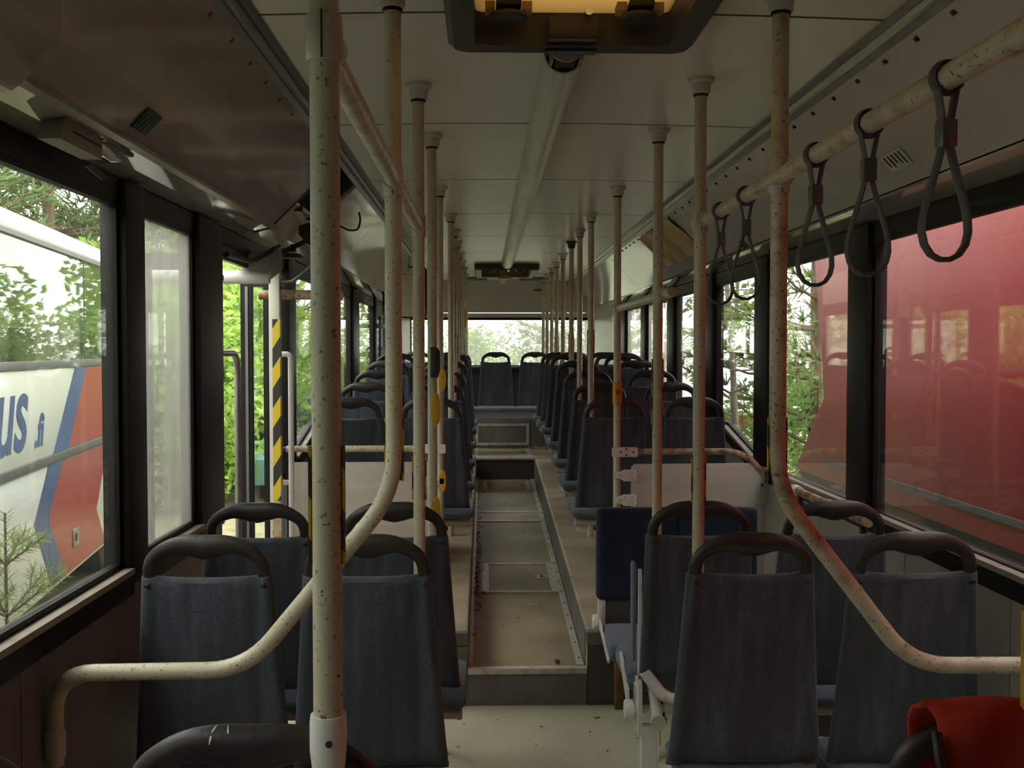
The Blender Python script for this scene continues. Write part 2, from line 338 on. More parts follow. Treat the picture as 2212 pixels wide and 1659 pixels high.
def floor_hatch(label, x0, x1, y0, y1, zf, latch=True):
    """access flap let into the floor: frame of four metal strips, lid, recessed latch"""
    t = thing('floor_hatch', label, 'floor hatch', (0, 0, 0), group='access flaps in the floor')
    w = .022; wr = .035
    def st(a, b, c, d, m, name, h):
        MB().prism([(c, zf(c) - .004), (d, zf(d) - .004), (d, zf(d) + h), (c, zf(c) + h)], a, b, 'x').build(name, m, t, smooth=False)
    st(x0, x1, y0, y0 + w, M['strip'], 'frame_strip', .006); st(x0, x1, y1 - w, y1, M['strip'], 'frame_strip', .006)
    st(x0, x0 + wr, y0 + w, y1 - w, M['strip'], 'frame_strip', .0055); st(x1 - wr, x1, y0 + w, y1 - w, M['strip'], 'frame_strip', .0055)
    st(x0 + wr + .004, x1 - wr - .004, y0 + w + .004, y1 - w - .004, M['lino_podium'] if zf(0) > .5 else M['lino_brown'], 'lid', .003)
    if latch:
        cx, cy = x1 - wr - .035, (y0 + y1) / 2; z = zf(cy) + .003
        l = MB().box(cx - .03, cx + .03, cy - .04, cy + .04, z - .003, z + .005).build('latch', M['strip'], t, bevel=.004)
        MB().box(cx - .015, cx + .012, cy - .026, cy + .026, z, z + .007).build('recess', M['screw'], l)
        MB().box(cx + .002, cx + .012, cy - .02, cy + .02, z + .004, z + .010).build('pull', M['alu'], l, bevel=.002)
    return t
floor_hatch('metal-framed floor flap with latch low on the aisle ramp', -.222, .182, 5.48, 6.07, trough_z)
floor_hatch('metal-framed floor flap at the top of the aisle ramp below the step', -.222, .165, 8.30, 8.76, trough_z)
floor_hatch('metal-framed floor flap on the landing above the dark step', -.30, .205, 8.93, 9.68, lambda y: .58)
t = thing('engine_hatch', 'dark upright hatch in a pale frame under the rear bench', 'engine hatch')
for b in ((-.295, .212, .606, .632), (-.295, .212, .788, .812)): part_box('frame_strip', M['strip'], t, b[0], b[1], 9.784, 9.797, b[2], b[3])
for b in ((-.295, -.268), (.186, .212)): part_box('frame_strip', M['strip'], t, b[0], b[1], 9.784, 9.797, .632, .788)
lid = part_box('lid', M['riser'], t, -.266, .184, 9.789, 9.797, .634, .786)
for x in (-.245, .163): MB().lathe([(.006, 0), (.006, .004)], x, 9.785, .71, 8, 'y').build('screw', M['screw'], lid)

# ------------------------------------------------------------------ windows, walls
ZT = 1.905
def zsill(y): return .905 if y < 5.17 else (.92 + (y - 5.17) * .175 if y < 5.95 else 1.065)
def window(n, sidex, y0, y1, glass, label, ztop=ZT, slide=False):
    """black-framed side window: rubber frame ring and a pane"""
    r = sroot('window_%d' % n, label, 'window')
    s = 1 if sidex > 0 else -1; x = sidex
    ys = [y0] + [y for y in (5.17, 5.95) if y0 < y < y1] + [y1]
    zb = [zsill(y + 1e-6 if y == y0 else y) for y in ys]
    if zb[0] < .93 and y0 >= 5.17: zb[0] = zsill(y0)
    outer = list(zip(ys, zb)) + [(y1, ztop), (y0, ztop)]
    cy = (y0 + y1) / 2; cz = (zb[0] + ztop) / 2; b = .020
    inner = [(y0 + b if i == 0 else y1 - b if i == len(ys) - 1 else y, z + b) for i, (y, z) in enumerate(zip(ys, zb))] + [(y1 - b, ztop - b), (y0 + b, ztop - b)]
    k = len(outer); xa, xb = x - .012, x + .012
    vs = [(xx, *p) for xx in (xa, xb) for p in outer] + [(xx, *p) for xx in (xa, xb) for p in inner]
    fs = []
    for i in range(k):
        j = (i + 1) % k
        fs += [(i, j, 2 * k + j, 2 * k + i), (k + i, k + j, 3 * k + j, 3 * k + i), (2 * k + i, 2 * k + j, 3 * k + j, 3 * k + i), (i, j, k + j, k + i)]
    MB().add(vs, fs).build('rubber_frame', M['frame_black'], r, smooth=False)
    MB().prism(inner, x - .003, x + .003, 'x').build('pane', glass, r, smooth=False)
    return r
GX = 1.205
window(1, -GX, -.20, 2.835, M['glass'], 'wide left window with the white, blue and red coach behind it')
window(2, -GX, 2.99, 3.555, M['glass_dusty'], 'narrow dusty left window just before the open middle door')
window(3, -GX, 5.36, 6.30, M['glass'], 'left window just behind the middle door, sill rising')
window(4, -GX, 6.52, 7.72, M['glass'], 'left rear window behind the stepped row of seats')
window(5, -GX, 8.08, 9.30, M['glass'], 'left window just before the rear door')
window(6, -GX, 10.75, 11.6, M['glass_hazy'], 'leftmost rear corner window behind the rear door')
window(7, GX, .42, 3.735, M['glass_right'], 'wide right window filled by the red bus alongside')
window(8, GX, 3.945, 5.08, M['glass_right'], 'right window where the red bus ends and trees begin')
window(9, GX, 5.32, 6.30, M['glass_right'], 'dusty right window with a slanted sill and trees outside')
window(10, GX, 6.55, 7.61, M['glass'], 'right window with leafy twigs against white sky')
window(11, GX, 7.87, 8.94, M['glass_dusty'], 'third right window from the back wall')
window(12, GX, 9.2, 10.24, M['glass_dusty'], 'second right window from the back wall, streaked white')
window(13, GX, 10.56, 11.15, M['glass_dusty'], 'narrow right window next to the back wall')

def wall_side(s, gaps, posts, label, name, seams):
    r = sroot(name, label, 'wall')
    # lower wall in upright panels with recessed joints, then sill band and window posts
    edges = seams
    for a, b in zip(edges[:-1], edges[1:]):
        if any(g0 - .02 < (a + b) / 2 < g1 + .02 for g0, g1 in gaps): continue
        ys = [a + .002] + [y for y in (5.17, 5.95) if a < y < b] + [b - .002]
        poly = [(y, zsill(y) - .05) for y in ys] + [(ys[-1], -.05), (ys[0], -.05)]
        MB().prism(poly, s * 1.19, s * 1.20, 'x').build('wall_panel', M['wall_dark' if s < 0 else 'wall'], r, smooth=False)
        MB().prism([(y, zsill(y) - .03) for y in (ys[0] - .002, *ys[1:-1], ys[-1] + .002)] + [(b, -.35), (a, -.35)], s * 1.20, s * 1.25, 'x').build('outer_skin', M['coach_grey'], r, smooth=False)
    for a, b, top in posts:
        part_box('window_post', M['frame_black'], r, s * 1.172, s * 1.245, a, b, .86 if a < 5.3 else 1.02, 1.96, bevel=.006)
    for a, b in ((-2.2, 12.0),):
        part_box('header_rail', M['frame_black'], r, s * 1.19, s * 1.25, a, b, 1.902, 1.962, bevel=.006)
        part_box('outer_cornice', M['coach_grey'], r, s * 1.19, s * 1.25, a, b, 1.965, 2.45)
    return r
PL = [(-.8, -.2, 0), (2.835, 2.99, 0), (3.555, 3.87, 0), (5.17, 5.36, 0), (6.30, 6.52, 0), (7.72, 8.08, 0), (9.30, 9.48, 0), (10.58, 10.75, 0), (11.6, 12.0, 0)]  # first entry: unseen filler closing the front window to darken the interior
PR = [(-.8, .42, 0), (3.735, 3.945, 0), (5.08, 5.32, 0), (6.30, 6.55, 0), (7.61, 7.87, 0), (8.94, 9.2, 0), (10.24, 10.56, 0)]  # first entry: wide unseen filler, added to shut out front window light
wall_side(-1, [(3.87, 5.17), (9.48, 10.58)], PL, 'left side wall of the bus, dark panels under the windows', 'wall_left', [-2.2, -.3, 1.0, 2.2, 3.0, 3.87, 5.17, 6.3, 7.7, 9.48, 10.58, 12.0])
wall_side(1, [], PR, 'right side wall of the bus, beige panels under the windows', 'wall_right', [-2.2, -.3, 1.0, 2.05, 2.72, 3.42, 4.3, 5.17, 6.4, 7.7, 9.2, 10.6, 12.0])
def sill_run(n, s, y0, y1, label):
    """dusty ledge under the panes with a black band below it"""
    r = sroot('trim_%d' % n, label, 'window sill')
    ys = [y0] + [y for y in (5.17, 5.95) if y0 < y < y1] + [y1]; zz = [zsill(y + (1e-4 if y == y0 else 0)) for y in ys]
    MB().prism([(y, z + .004) for y, z in zip(ys, zz)] + [(y, z - .012) for y, z in list(zip(ys, zz))[::-1]], s * 1.162, s * 1.215, 'x').build('ledge', M['sill'], r, smooth=False)
    MB().prism([(y, z - .012) for y, z in zip(ys, zz)] + [(y, z - .066) for y, z in list(zip(ys, zz))[::-1]], s * 1.164, s * 1.192, 'x').build('black_band', M['frame_black'], r, smooth=False)
sill_run(1, -1, -2.2, 2.84, 'dusty ledge under the wide left window'); sill_run(2, -1, 2.99, 3.56, 'dusty ledge under the narrow dusty left window')
sill_run(3, -1, 5.36, 9.30, 'beige ledge rising under the left windows behind the door'); sill_run(4, 1, -2.2, 12.0, 'beige ledge running under all right windows')

# back wall with the wide rear window
wr_ = sroot('wall_back', 'beige back wall above and around the wide rear window', 'wall')
part_box('upper_panel', M['panel'], wr_, -1.2, 1.2, 11.9, 11.93, 1.93, 2.31)
part_box('upper_band', M['panel'], wr_, -1.2, 1.2, 11.888, 11.93, 1.875, 1.926, bevel=.005)
part_box('side_panel', M['panel'], wr_, 1.06, 1.25, 11.9, 11.93, .85, 1.875); part_box('side_panel', M['panel'], wr_, -1.25, -1.06, 11.9, 11.93, .85, 1.875)
part_box('lower_panel', M['riser_dark'], wr_, -1.2, 1.2, 11.9, 11.93, .85, 1.31)
part_box('shelf', M['riser'], wr_, -1.1, 1.1, 11.78, 11.9, 1.30, 1.325)
MB().prism([(1.045, 11.9), (1.20, 11.9), (1.20, 11.2), (1.17, 11.2)], .85, 2.0, 'z').build('corner_pillar', M['panel'], wr_, smooth=False)
MB().prism([(-1.045, 11.9), (-1.20, 11.9), (-1.20, 11.6), (-1.17, 11.6)], .85, 2.0, 'z').build('corner_pillar', M['panel'], wr_, smooth=False)
part_box('small_latch', M['alu_dark'], wr_, .36, .46, 11.885, 11.9, 2.175, 2.20)
w = sroot('window_14', 'wide hazy rear window across the back wall', 'window')
mb = MB().box(-1.06, 1.06, 11.895, 11.925, 1.845, 1.875).box(-1.06, 1.06, 11.895, 11.925, 1.31, 1.335).box(-1.06, -1.035, 11.895, 11.925, 1.335, 1.845).box(1.035, 1.06, 11.895, 11.925, 1.335, 1.845)
mb.build('rubber_frame', M['frame_black'], w); part_box('pane', M['glass_hazy'], w, -1.035, 1.035, 11.908, 11.914, 1.335, 1.845)
# unseen wall added behind the camera to keep front light out
wf = sroot('wall_front', 'unseen wall added behind the camera to block light from the front', 'wall')
part_box('front_light_block', M['wall_dark'], wf, -1.25, 1.25, -.82, -.78, -.35, 2.45)

# ------------------------------------------------------------------ roof, ceiling panels, coves
HX, H1, H2 = .285, (1.70, 2.60), (9.56, 10.62)
ro = MB()
for a, b in ((-2.25, H1[0]), (H1[1], H2[0]), (H2[1], 12.0)): ro.box(-1.25, 1.25, a, b, 2.45, 2.48)
for a, b in (H1, H2): ro.box(-1.25, -HX, a, b, 2.45, 2.48).box(HX, 1.25, a, b, 2.45, 2.48)
struct(ro.build('roof', M['coach_white'], smooth=False), 'outer roof skin of the bus above the ceiling', 'roof')
ce = sroot('ceiling', 'pale grey laminate ceiling in cross panels with dark joints', 'ceiling')
seams = [-2.2] + [2.48 + 1.2 * k for k in range(-3, 8)] + [11.9]
def ceil_z(x): return 2.297 - .012 * (x / .745) ** 2
for a, b in zip(seams[:-1], seams[1:]):
    a += .007; b -= .007
    xs = [-.745 + 1.49 * k / 12 for k in range(13)]; xs = sorted(xs + [-HX, HX]); yc = sorted({a, b} | {y for y in H1 + H2 if a < y < b})
    mb = MB()
    for y0, y1 in zip(yc[:-1], yc[1:]):
        hole = any(h[0] - .001 <= y0 and y1 <= h[1] + .001 for h in (H1, H2))
        for x0, x1 in zip(xs[:-1], xs[1:]):
            if hole and x0 >= -HX - 1e-6 and x1 <= HX + 1e-6: continue
            mb.add([(x0, y0, ceil_z(x0)), (x1, y0, ceil_z(x1)), (x1, y1, ceil_z(x1)), (x0, y1, ceil_z(x0))], [(0, 1, 2, 3)])
            mb.add([(x0, y0, ceil_z(x0) + .012), (x1, y0, ceil_z(x1) + .012), (x1, y1, ceil_z(x1) + .012), (x0, y1, ceil_z(x0) + .012)], [(3, 2, 1, 0)])
    for y in (a, b):
        for x0, x1 in zip(xs[:-1], xs[1:]):
            if any(h[0] <= y <= h[1] for h in (H1, H2)) and x0 >= -HX - 1e-6 and x1 <= HX + 1e-6: continue
            mb.add([(x0, y, ceil_z(x0)), (x1, y, ceil_z(x1)), (x1, y, ceil_z(x1) + .012), (x0, y, ceil_z(x0) + .012)], [(0, 1, 2, 3)])
    o = mb.build('ceiling_panel', M['ceiling'], ce, angle=20)
    bm = bmesh.new(); bm.from_mesh(o.data); bmesh.ops.remove_doubles(bm, verts=bm.verts, dist=1e-5); bmesh.ops.recalc_face_normals(bm, faces=bm.faces); bm.to_mesh(o.data); bm.free(); o.data.set_sharp_from_angle(angle=math.radians(20))
for y in seams[1:-1]:                                              # dark joint strips set back between the panels
    for x0, x1 in (((-.745, -HX), (HX, .745)) if any(h[0] < y < h[1] for h in (H1, H2)) else ((-.745, .745),)):
        xs = [x0 + (x1 - x0) * k / 8 for k in range(9)]
        MB().prism([(x, ceil_z(x) + .0012) for x in xs] + [(x, ceil_z(x) + .008) for x in xs[::-1]], y - .0085, y + .0085).build('panel_joint', M['black'], ce, smooth=False)
part_box('backing', M['black'], ce, -.745, -HX - .01, -2.2, 11.9, 2.33, 2.335); part_box('backing', M['black'], ce, HX + .01, .745, -2.2, 11.9, 2.33, 2.335)
for a, b in ((-2.2, H1[0]), (H1[1], H2[0]), (H2[1], 11.9)): part_box('backing', M['black'], ce, -HX - .01, HX + .01, a, b, 2.33, 2.335)

def cove_strip(n, s, label, y0, y1):
    """two-step aluminium profile between ceiling and cove"""
    r = sroot('trim_%d' % n, label, 'trim')
    prof = [(.738, 2.298), (.738, 2.278), (.752, 2.272), (.760, 2.278), (.768, 2.264), (.778, 2.262), (.786, 2.268), (.80, 2.252), (.806, 2.256), (.79, 2.285), (.775, 2.30)]
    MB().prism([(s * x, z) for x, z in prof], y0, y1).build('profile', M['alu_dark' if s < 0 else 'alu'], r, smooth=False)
cove_strip(5, -1, 'grey metal profile where the ceiling meets the left cove', -2.2, 11.9)
cove_strip(6, 1, 'grey metal profile where the ceiling meets the right cove', -2.2, 11.9)
def cove(name, s, spans, m, label, off=0.0):
    r = sroot(name, label, 'ceiling cove')
    for a, b in spans:
        a += .003; b -= .003
        n = 6; P = []
        for k in range(n + 1):
            t = k / n; P.append((.798 + (1.058 - .798) * t, 2.258 + (1.998 - 2.258) * t + .010 * math.sin(PI * t)))
        loop = [(s * (x - .7 * off), z - .7 * off) for x, z in P] + [(s * (x + .012), z + .012) for x, z in P[::-1]]
        MB().prism(loop, a, b).build('cove_panel', m, r, angle=25)
        lip = [(1.060, 1.994), (1.068, 1.988), (1.13, 1.974), (1.195, 1.964), (1.195, 1.975), (1.075, 2.004)]
        MB().prism([(s * x, z) for x, z in lip], a, b).build('lower_lip', M['lip'], r, smooth=False)
    return r
cl = cove('trim_7', -1, [(4.86, 6.08), (6.08, 7.28), (7.28, 8.48), (8.48, 9.68), (9.68, 10.88), (10.88, 11.9)], M['cove'], 'glossy pale cove panels above the left rear windows')
cr = cove('trim_8', 1, [(-2.2, 1.28), (1.28, 3.68), (3.68, 6.08), (6.08, 8.48), (8.48, 10.88), (10.88, 11.9)], M['cove'], 'glossy pale cove panels along the right side above the windows')
sq = MB().box(-.006, .006, -.006, .006, -.003, .003).mesh('cove_screw', M['ink'])
def cove_screws(s, ys, par):
    for y in ys:
        o = link('screw', sq, par, (s * .815, y, 2.2395)); o.rotation_euler = (0, s * PI / 4, PI / 4 * 0)
cove_screws(1, [1.5 + .195 * k for k in range(34)], cr)
# the opened service flap along the left front cove
fp = thing('service_flap', 'long glossy service flap, darkened brown-grey as if shaded, above the wide left window', 'flap')
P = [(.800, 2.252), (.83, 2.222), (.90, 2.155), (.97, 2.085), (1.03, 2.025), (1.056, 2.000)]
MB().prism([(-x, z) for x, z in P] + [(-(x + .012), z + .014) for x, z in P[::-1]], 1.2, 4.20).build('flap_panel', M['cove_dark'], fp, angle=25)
MB().prism([(-1.050, 2.004), (-1.046, 1.990), (-1.064, 1.984), (-1.072, 1.996)], 1.2, 4.26).build('edge_profile', M['alu'], fp, smooth=False)
MB().prism([(-1.068, 1.990), (-1.13, 1.974), (-1.188, 1.965), (-1.188, 1.976), (-1.075, 2.004)], -.77, 4.30).build('lower_lip', M['lip'], fp, smooth=False)
MB().prism([(-.80, 2.250), (-1.06, 1.992), (-1.133, 1.968), (-1.133, 1.982), (-1.06, 2.006), (-.80, 2.264)], 4.20, 4.216).build('end_seal', M['black'], fp, smooth=False)
cove_screws(-1, [1.55 + .195 * k for k in range(13)], fp)
st_ = MB().box(-.030, .030, -.050, .050, -.002, .002).build('sticker', M['green_label'], fp); st_.location = (-1.010, 2.505, 2.040); st_.rotation_euler = (0, -PI / 4, 0)
for k in range(3):
    b = MB().box(-.020, .018 - .01 * k, -.004, .004, -.003, .0035).build('print_line', M['alu_dark'], st_); b.location = (0, -.03 + .02 * k, 0); b.location.z = -.0008
# dark cavity above the middle door where the flap is missing
cv = struct(MB().prism([(-.80, 2.26), (-.80, 2.42), (-1.19, 2.42), (-1.19, 2.06), (-1.18, 2.06), (-1.18, 2.41), (-.81, 2.41), (-.81, 2.26)], 4.216, 4.86).build('trim_9', M['black'], smooth=False), 'open black cavity in the left cove over the middle door', 'trim')
db = thing('door_header', 'beige cover strip with clips over the middle door', 'cover')
MB().prism([(-.985, 2.10), (-1.01, 2.065), (-1.075, 1.985), (-1.19, 1.962), (-1.19, 1.975), (-1.085, 1.998), (-1.02, 2.085), (-.998, 2.108)], 4.22, 4.86).build('cover_strip', M['cove'], db, smooth=False)
MB().sweep([(-.985, 4.22, 2.10), (-.985, 4.86, 2.10)], .014).build('roller', M['alu'], db)
for y in (4.36, 4.66): part_box('clip', M['black_plastic'], db, -1.005, -.965, y, y + .02, 2.078, 2.122)
# overhead locker hanging at the top left
lk = thing('overhead_locker', 'brown-grey overhead locker end hanging above the wide left window', 'locker')
MB().prism([(-.84, 2.27), (-.84, 1.965), (-.87, 1.935), (-.89, 1.905), (-.915, 1.885), (-.95, 1.88), (-1.12, 1.915), (-1.12, 2.27)], .55, 1.58).build('body', M['cove_dark'], lk, angle=30)
MB().lathe([(.006, 0), (.006, -.004)], -.875, 1.578, 2.03, 10, 'y').build('screw', M['screw'], lk)

# ------------------------------------------------------------------ ceiling lamps, roof hatches
def lamp(y0, y1, label, near_open):
    t = thing('ceiling_lamp', label, 'lamp', (0, 0, 2.293), group='fluorescent lamps along the ceiling')
    arc = [(.054 * math.cos(a), -.058 * math.sin(a)) for a in [PI * k / 14 for k in range(15)]]
    inn = [(x * .93, z * .93) for x, z in arc[::-1]]
    MB().prism(arc + inn, y0 + (.09 if near_open else 0), y1).build('diffuser', M['diffuser'], t, angle=50)
    part_box('base_tray', M['alu_dark'], t, -.046, .046, y0, y1, -.012, .004)
    MB().sweep([(0, y0 + .14, -.028), (0, y1 - .05, -.028)], .013).build('tube', M['white_plastic'], t)
    if near_open:
        e = MB().prism([(x * .9, z * .86) for x, z in arc], y0, y0 + .012).build('end_plate', M['hatch_pale'], t)
        for x in (-.02, 0, .02): MB().lathe([(.005, 0), (.005, -.004)], x, y0, -.016, 8, 'y').build('pin_hole', M['ink'], e)
        for x in (-.04, .034): part_box('lamp_holder', M['alu'], t, x, x + .008, y0 + .012, y0 + .10, -.040, -.006)
        part_box('starter', M['screw'], t, -.026, .026, y0 + .03, y0 + .10, -.045, -.012, bevel=.004)
    else:
        MB().prism([(x, z) for x, z in arc], y0 - .006, y0).build('end_cap', M['hatch_pale'], t)
    return t
lamp(2.70, 6.06, 'long half-round lamp nearest the front, its near end open', True)
lamp(6.07, 9.40, 'long half-round lamp in the middle of the ceiling', False)
lamp(10.72, 11.55, 'short half-round lamp between the rear roof hatch and the back wall', False)
def ring(x0, x1, y0, y1, r, n=6):
    out = []
    for cx, cy, a0 in ((x1 - r, y1 - r, 0), (x0 + r, y1 - r, PI / 2), (x0 + r, y0 + r, PI), (x1 - r, y0 + r, 1.5 * PI)):
        for k in range(n + 1): a = a0 + PI / 2 * k / n; out.append((cx + r * math.cos(a), cy + r * math.sin(a)))
    return out
def hatch(y0, y1, label):
    t = thing('roof_hatch', label, 'roof hatch', (0, 0, 0), group='roof hatches in the ceiling')
    o = ring(-.30, .30, y0 - .015, y1 + .015, .05); o2 = ring(-.285, .285, y0, y1, .04); i = ring(-.235, .235, y0 + .05, y1 - .05, .03); n = len(o)
    loops = [[(x, y, 2.300) for x, y in o], [(x, y, 2.250) for x, y in o], [(x, y, 2.236) for x, y in o2], [(x, y, 2.240) for x, y in i], [(x, y, 2.45) for x, y in i]]
    vs = [v for l in loops for v in l]; fs = [(k * n + j, k * n + (j + 1) % n, (k + 1) * n + (j + 1) % n, (k + 1) * n + j) for k in range(4) for j in range(n)]
    MB().add(vs, fs).build('bezel', M['hatch_grey'], t, angle=40)
    part_box('lid', M['tan'], t, -.234, .234, y0 + .051, y1 - .051, 2.318, 2.328)
    for x in (-.155, .155):
        k = MB().lathe([(.012, .032), (.012, .02), (.020, .014), (.043, .008), (.045, 0), (.040, -.004)], x, y1 - .115, 2.285, 20).build('turn_knob', M['hatch_grey'], t)
        MB().box(x - .030, x + .030, y1 - .165, y1 - .075, 2.300, 2.317).build('knob_housing', M['black'], k, bevel=.006)
        for sx in (-1, 1): part_box('lug', M['tan'], k, min(x + sx * .032, x + sx * .055), max(x + sx * .032, x + sx * .055), y1 - .14, y1 - .09, 2.298, 2.317)
    l = part_box('latch_box', M['black_plastic'], t, -.058, .058, y1 - .10, y1 - .045, 2.246, 2.30, bevel=.004)
    part_box('latch_bar', M['alu_dark'], l, -.054, .054, y1 - .09, y1 - .075, 2.243, 2.252)
    MB().lathe([(.010, 0), (.010, .02)], .035, y1 - .125, 2.30, 10, 'y').build('bolt', M['chrome'], l)
    g = part_box('label_strip', M['green_label'], t, -.062, .062, y1 - .030, y1 + .004, 2.2325, 2.2365)
    for k in range(2): part_box('print_line', M['label_pale'], g, -.055, .055, y1 - .022 + k * .012, y1 - .0205 + k * .012, 2.2322, 2.233)
    return t
hatch(H1[0], H1[1], 'dark framed roof hatch overhead with two turn knobs and a tan lid')
hatch(H2[0], H2[1], 'far roof hatch beyond the long lamps near the back wall')
for x, lb in ((-.32, 'dark slot vent in the ceiling left of the short rear lamp'), (.32, 'dark slot vent in the ceiling right of the short rear lamp')):
    t = thing('ceiling_vent', lb, 'vent', (x, 11.45, 2.29), group='slot vents by the back wall')
    MB().prism(ring(-.14, .14, -.18, .18, .05), -.012, .004, 'z').build('grille_body', M['black'], t); MB().prism(ring(-.15, .15, -.19, .19, .05), -.004, .006, 'z').build('rim', M['hatch_pale'], t)

# ------------------------------------------------------------------ seats
def lerp(a, b, t): return a + (b - a) * t
def back_mesh(m, name, w0=.205, w1=.165, z0=.412, z1=.93, lean=.055):
    """upholstered back: slightly bowed panel with a shallow groove inside each rolled side edge, top edge dipping in the middle"""
    us = [-1, -.975, -.92, -.85, -.76, -.66, -.5, -.25, 0, .25, .5, .66, .76, .85, .92, .975, 1]
    pr = {1: -.014, .975: -.003, .92: .005, .85: .004, .76: -.004, .66: .002, .5: .007, .25: .010, 0: .011}
    ts = [-.03, 0, .03, .12, .3, .5, .7, .86, .95, .985, 1.0]; th = .034; mb = MB(); n = len(us) * 2; vs = []
    for t in ts:
        tc = max(0, t); w = lerp(w0, w1, tc ** .85); yb = -lean * 0 + lean * (1 - tc)
        k = 1.0 if 0 <= t < .99 else (.35 if t < 0 else .45)
        yb += .022 if t < 0 else (.008 if t == 0 else 0)
        for i, u in enumerate(us):
            z = z0 + (z1 - z0) * t - (.012 * (1 - u * u) * tc ** 6); y = yb - pr[abs(u)] * k - (.006 if 0 < t < .99 else 0)
            vs.append((u * w * (1 if t < .99 else .985), y, z))
        for i, u in enumerate(us[::-1]):
            z = z0 + (z1 - z0) * t - (.012 * (1 - u * u) * tc ** 6); y = yb + th * k + (.012 * (1 - abs(u)) if abs(u) < .99 else -.006)
            vs.append((u * w * (.985 if t < .99 else .97), y, z))
    for r in range(len(ts) - 1):
        for i in range(n): mb.f.append((r * n + i, r * n + (i + 1) % n, (r + 1) * n + (i + 1) % n, (r + 1) * n + i))
    h = n // 2; top = (len(ts) - 1) * n
    for i in range(h - 1):
        mb.f.append((i, i + 1, n - 2 - i, n - 1 - i)); mb.f.append((top + i, top + i + 1, top + n - 2 - i, top + n - 1 - i))
    mb.v = vs; return mb.mesh(name, m, angle=60)
def handle_mesh():
    """fat moulded grip: thin at the two feet, thick across the middle"""
    raw = [(-.145, .905, .0165), (-.1445, .938, .0165), (-.140, .960, .0165), (-.129, .978, .017), (-.110, .992, .0185), (-.086, 1.003, .021), (-.06, 1.008, .0245), (-.032, 1.006, .0295), (0, 1.002, .033)]
    raw = raw + [(-x, z, r) for x, z, r in raw[-2::-1]]
    P = [(x, .010 - (z - .915) * .20, z) for x, z, r in raw]
    # denser by Catmull-Rom so the grip reads as one smooth moulding
    def cr(a, b, c, d, t): return .5 * ((2 * b) + (c - a) * t + (2 * a - 5 * b + 4 * c - d) * t * t + (3 * b - a - 3 * c + d) * t ** 3)
    pts, rad = [], []
    for i in range(len(P) - 1):
        q = [Vector(P[max(0, i - 1)]), Vector(P[i]), Vector(P[i + 1]), Vector(P[min(len(P) - 1, i + 2)])]
        for k in range(3):
            t = k / 3; pts.append(Vector(cr(*q, t))); rad.append(lerp(raw[i][2], raw[i + 1][2], t))
    pts.append(Vector(P[-1])); rad.append(raw[-1][2])
    return MB().sweep(pts, [(max(.014, r * .62), r) for r in rad], seg=14, up=(0, 1, 0)).mesh('grab_handle', M['black_plastic'], angle=60)
def cushion_mesh(m=None, y0=.03, y1=.27, w=.176, z0=.350, z1=.405):
    mb = MB(); poly = []
    for cx, cz, a0 in ((y1 - .035, z1 - .03, 0), (y0 + .034, z1 - .034, PI / 2), (y0 + .03, z0 + .03, PI), (y1 - .03, z0 + .03, 1.5 * PI)):
        for k in range(6): a = a0 + PI / 2 * k / 5; poly.append((cx + .032 * math.cos(a), cz + .032 * math.sin(a)))
    n = len(poly); xs = [(-w, .55), (-w + .006, .8), (-w + .02, .96), (-w + .04, 1), (0, 1.02), (w - .04, 1), (w - .02, .96), (w - .006, .8), (w, .55)]
    cy, cz = (y0 + y1) / 2, (z0 + z1) / 2; vs = []
    for x, k in xs:
        for y, z in poly: vs.append((x, cy + (y - cy) * (1 - (1 - k) * .14), cz + (z - cz) * k))
    fs = [(r * n + i, r * n + (i + 1) % n, (r + 1) * n + (i + 1) % n, (r + 1) * n + i) for r in range(len(xs) - 1) for i in range(n)]
    fs += [tuple(range(n)), tuple(range(len(xs) * n - 1, (len(xs) - 1) * n - 1, -1))]
    return MB().add(vs, fs).mesh('cushion', m or M['cushion'], angle=60)
CUSH_WIDE = cushion_mesh(None, -.030, .36, .220, .388, .440)
BACK, HANDLE, CUSH = back_mesh(M['fabric'], 'back_panel'), handle_mesh(), cushion_mesh()
FRAME = MB().sweep([(-.196, .03, .362), (.196, .03, .362)], .0185, 14).sweep([(-.196, .25, .362), (.196, .25, .362)], .016, 12).box(-.17, -.14, 0.02, .28, .362, .392).box(.14, .17, .02, .28, .362, .392).mesh('frame_tube', M['pale_plastic'])
TUBECAP = MB().lathe([(.021, -.006), (.021, .006), (.017, .010)], axis='x', seg=14).mesh('tube_cap', M['pale_plastic'])
SCREW = MB().lathe([(.0065, .003), (.0065, 0), (.003, -.003)], axis='y', seg=10).mesh('screw', M['screw'])
_ped = {}
def pedestal(h):
    k = round(h, 3)
    if k not in _ped: _ped[k] = MB().box(-.03, .03, .06, .30, .352 - h, .36).box(-.07, .07, .02, .34, .352 - h, .352 - h + .008).mesh('pedestal', M['alu_dark'], bevel=.006)
    return _ped[k]
def seat(x, y, z, label, ped, group, detail=True, flip=False, fabric=BACK, cush=CUSH):
    t = thing('passenger_seat', label, 'seat', (x, y, z), PI if flip else 0, group)
    b = link('back_panel', fabric, t)
    link('grab_handle', HANDLE, t); link('cushion', cush, t); fr = link('frame_tube', FRAME, t); link('pedestal', pedestal(ped), t)
    for sx in (-1, 1):
        c = link('tube_cap', TUBECAP, fr, (sx * .198, .03, .362))
        if detail: link('screw', SCREW, b, (sx * .146, -.012, .905))
    return t
GF = 'blue seats in the low front rows'
seat(-.505, 1.305, 0, 'seat whose big dark handle fills the bottom left edge, below the front left grab pole', .352, GF)
s0 = [o for o in COL.objects if o.get('label', '').startswith('seat whose big dark')][0]
hd = [o for o in s0.children if o.name.startswith('grab_handle')][0]
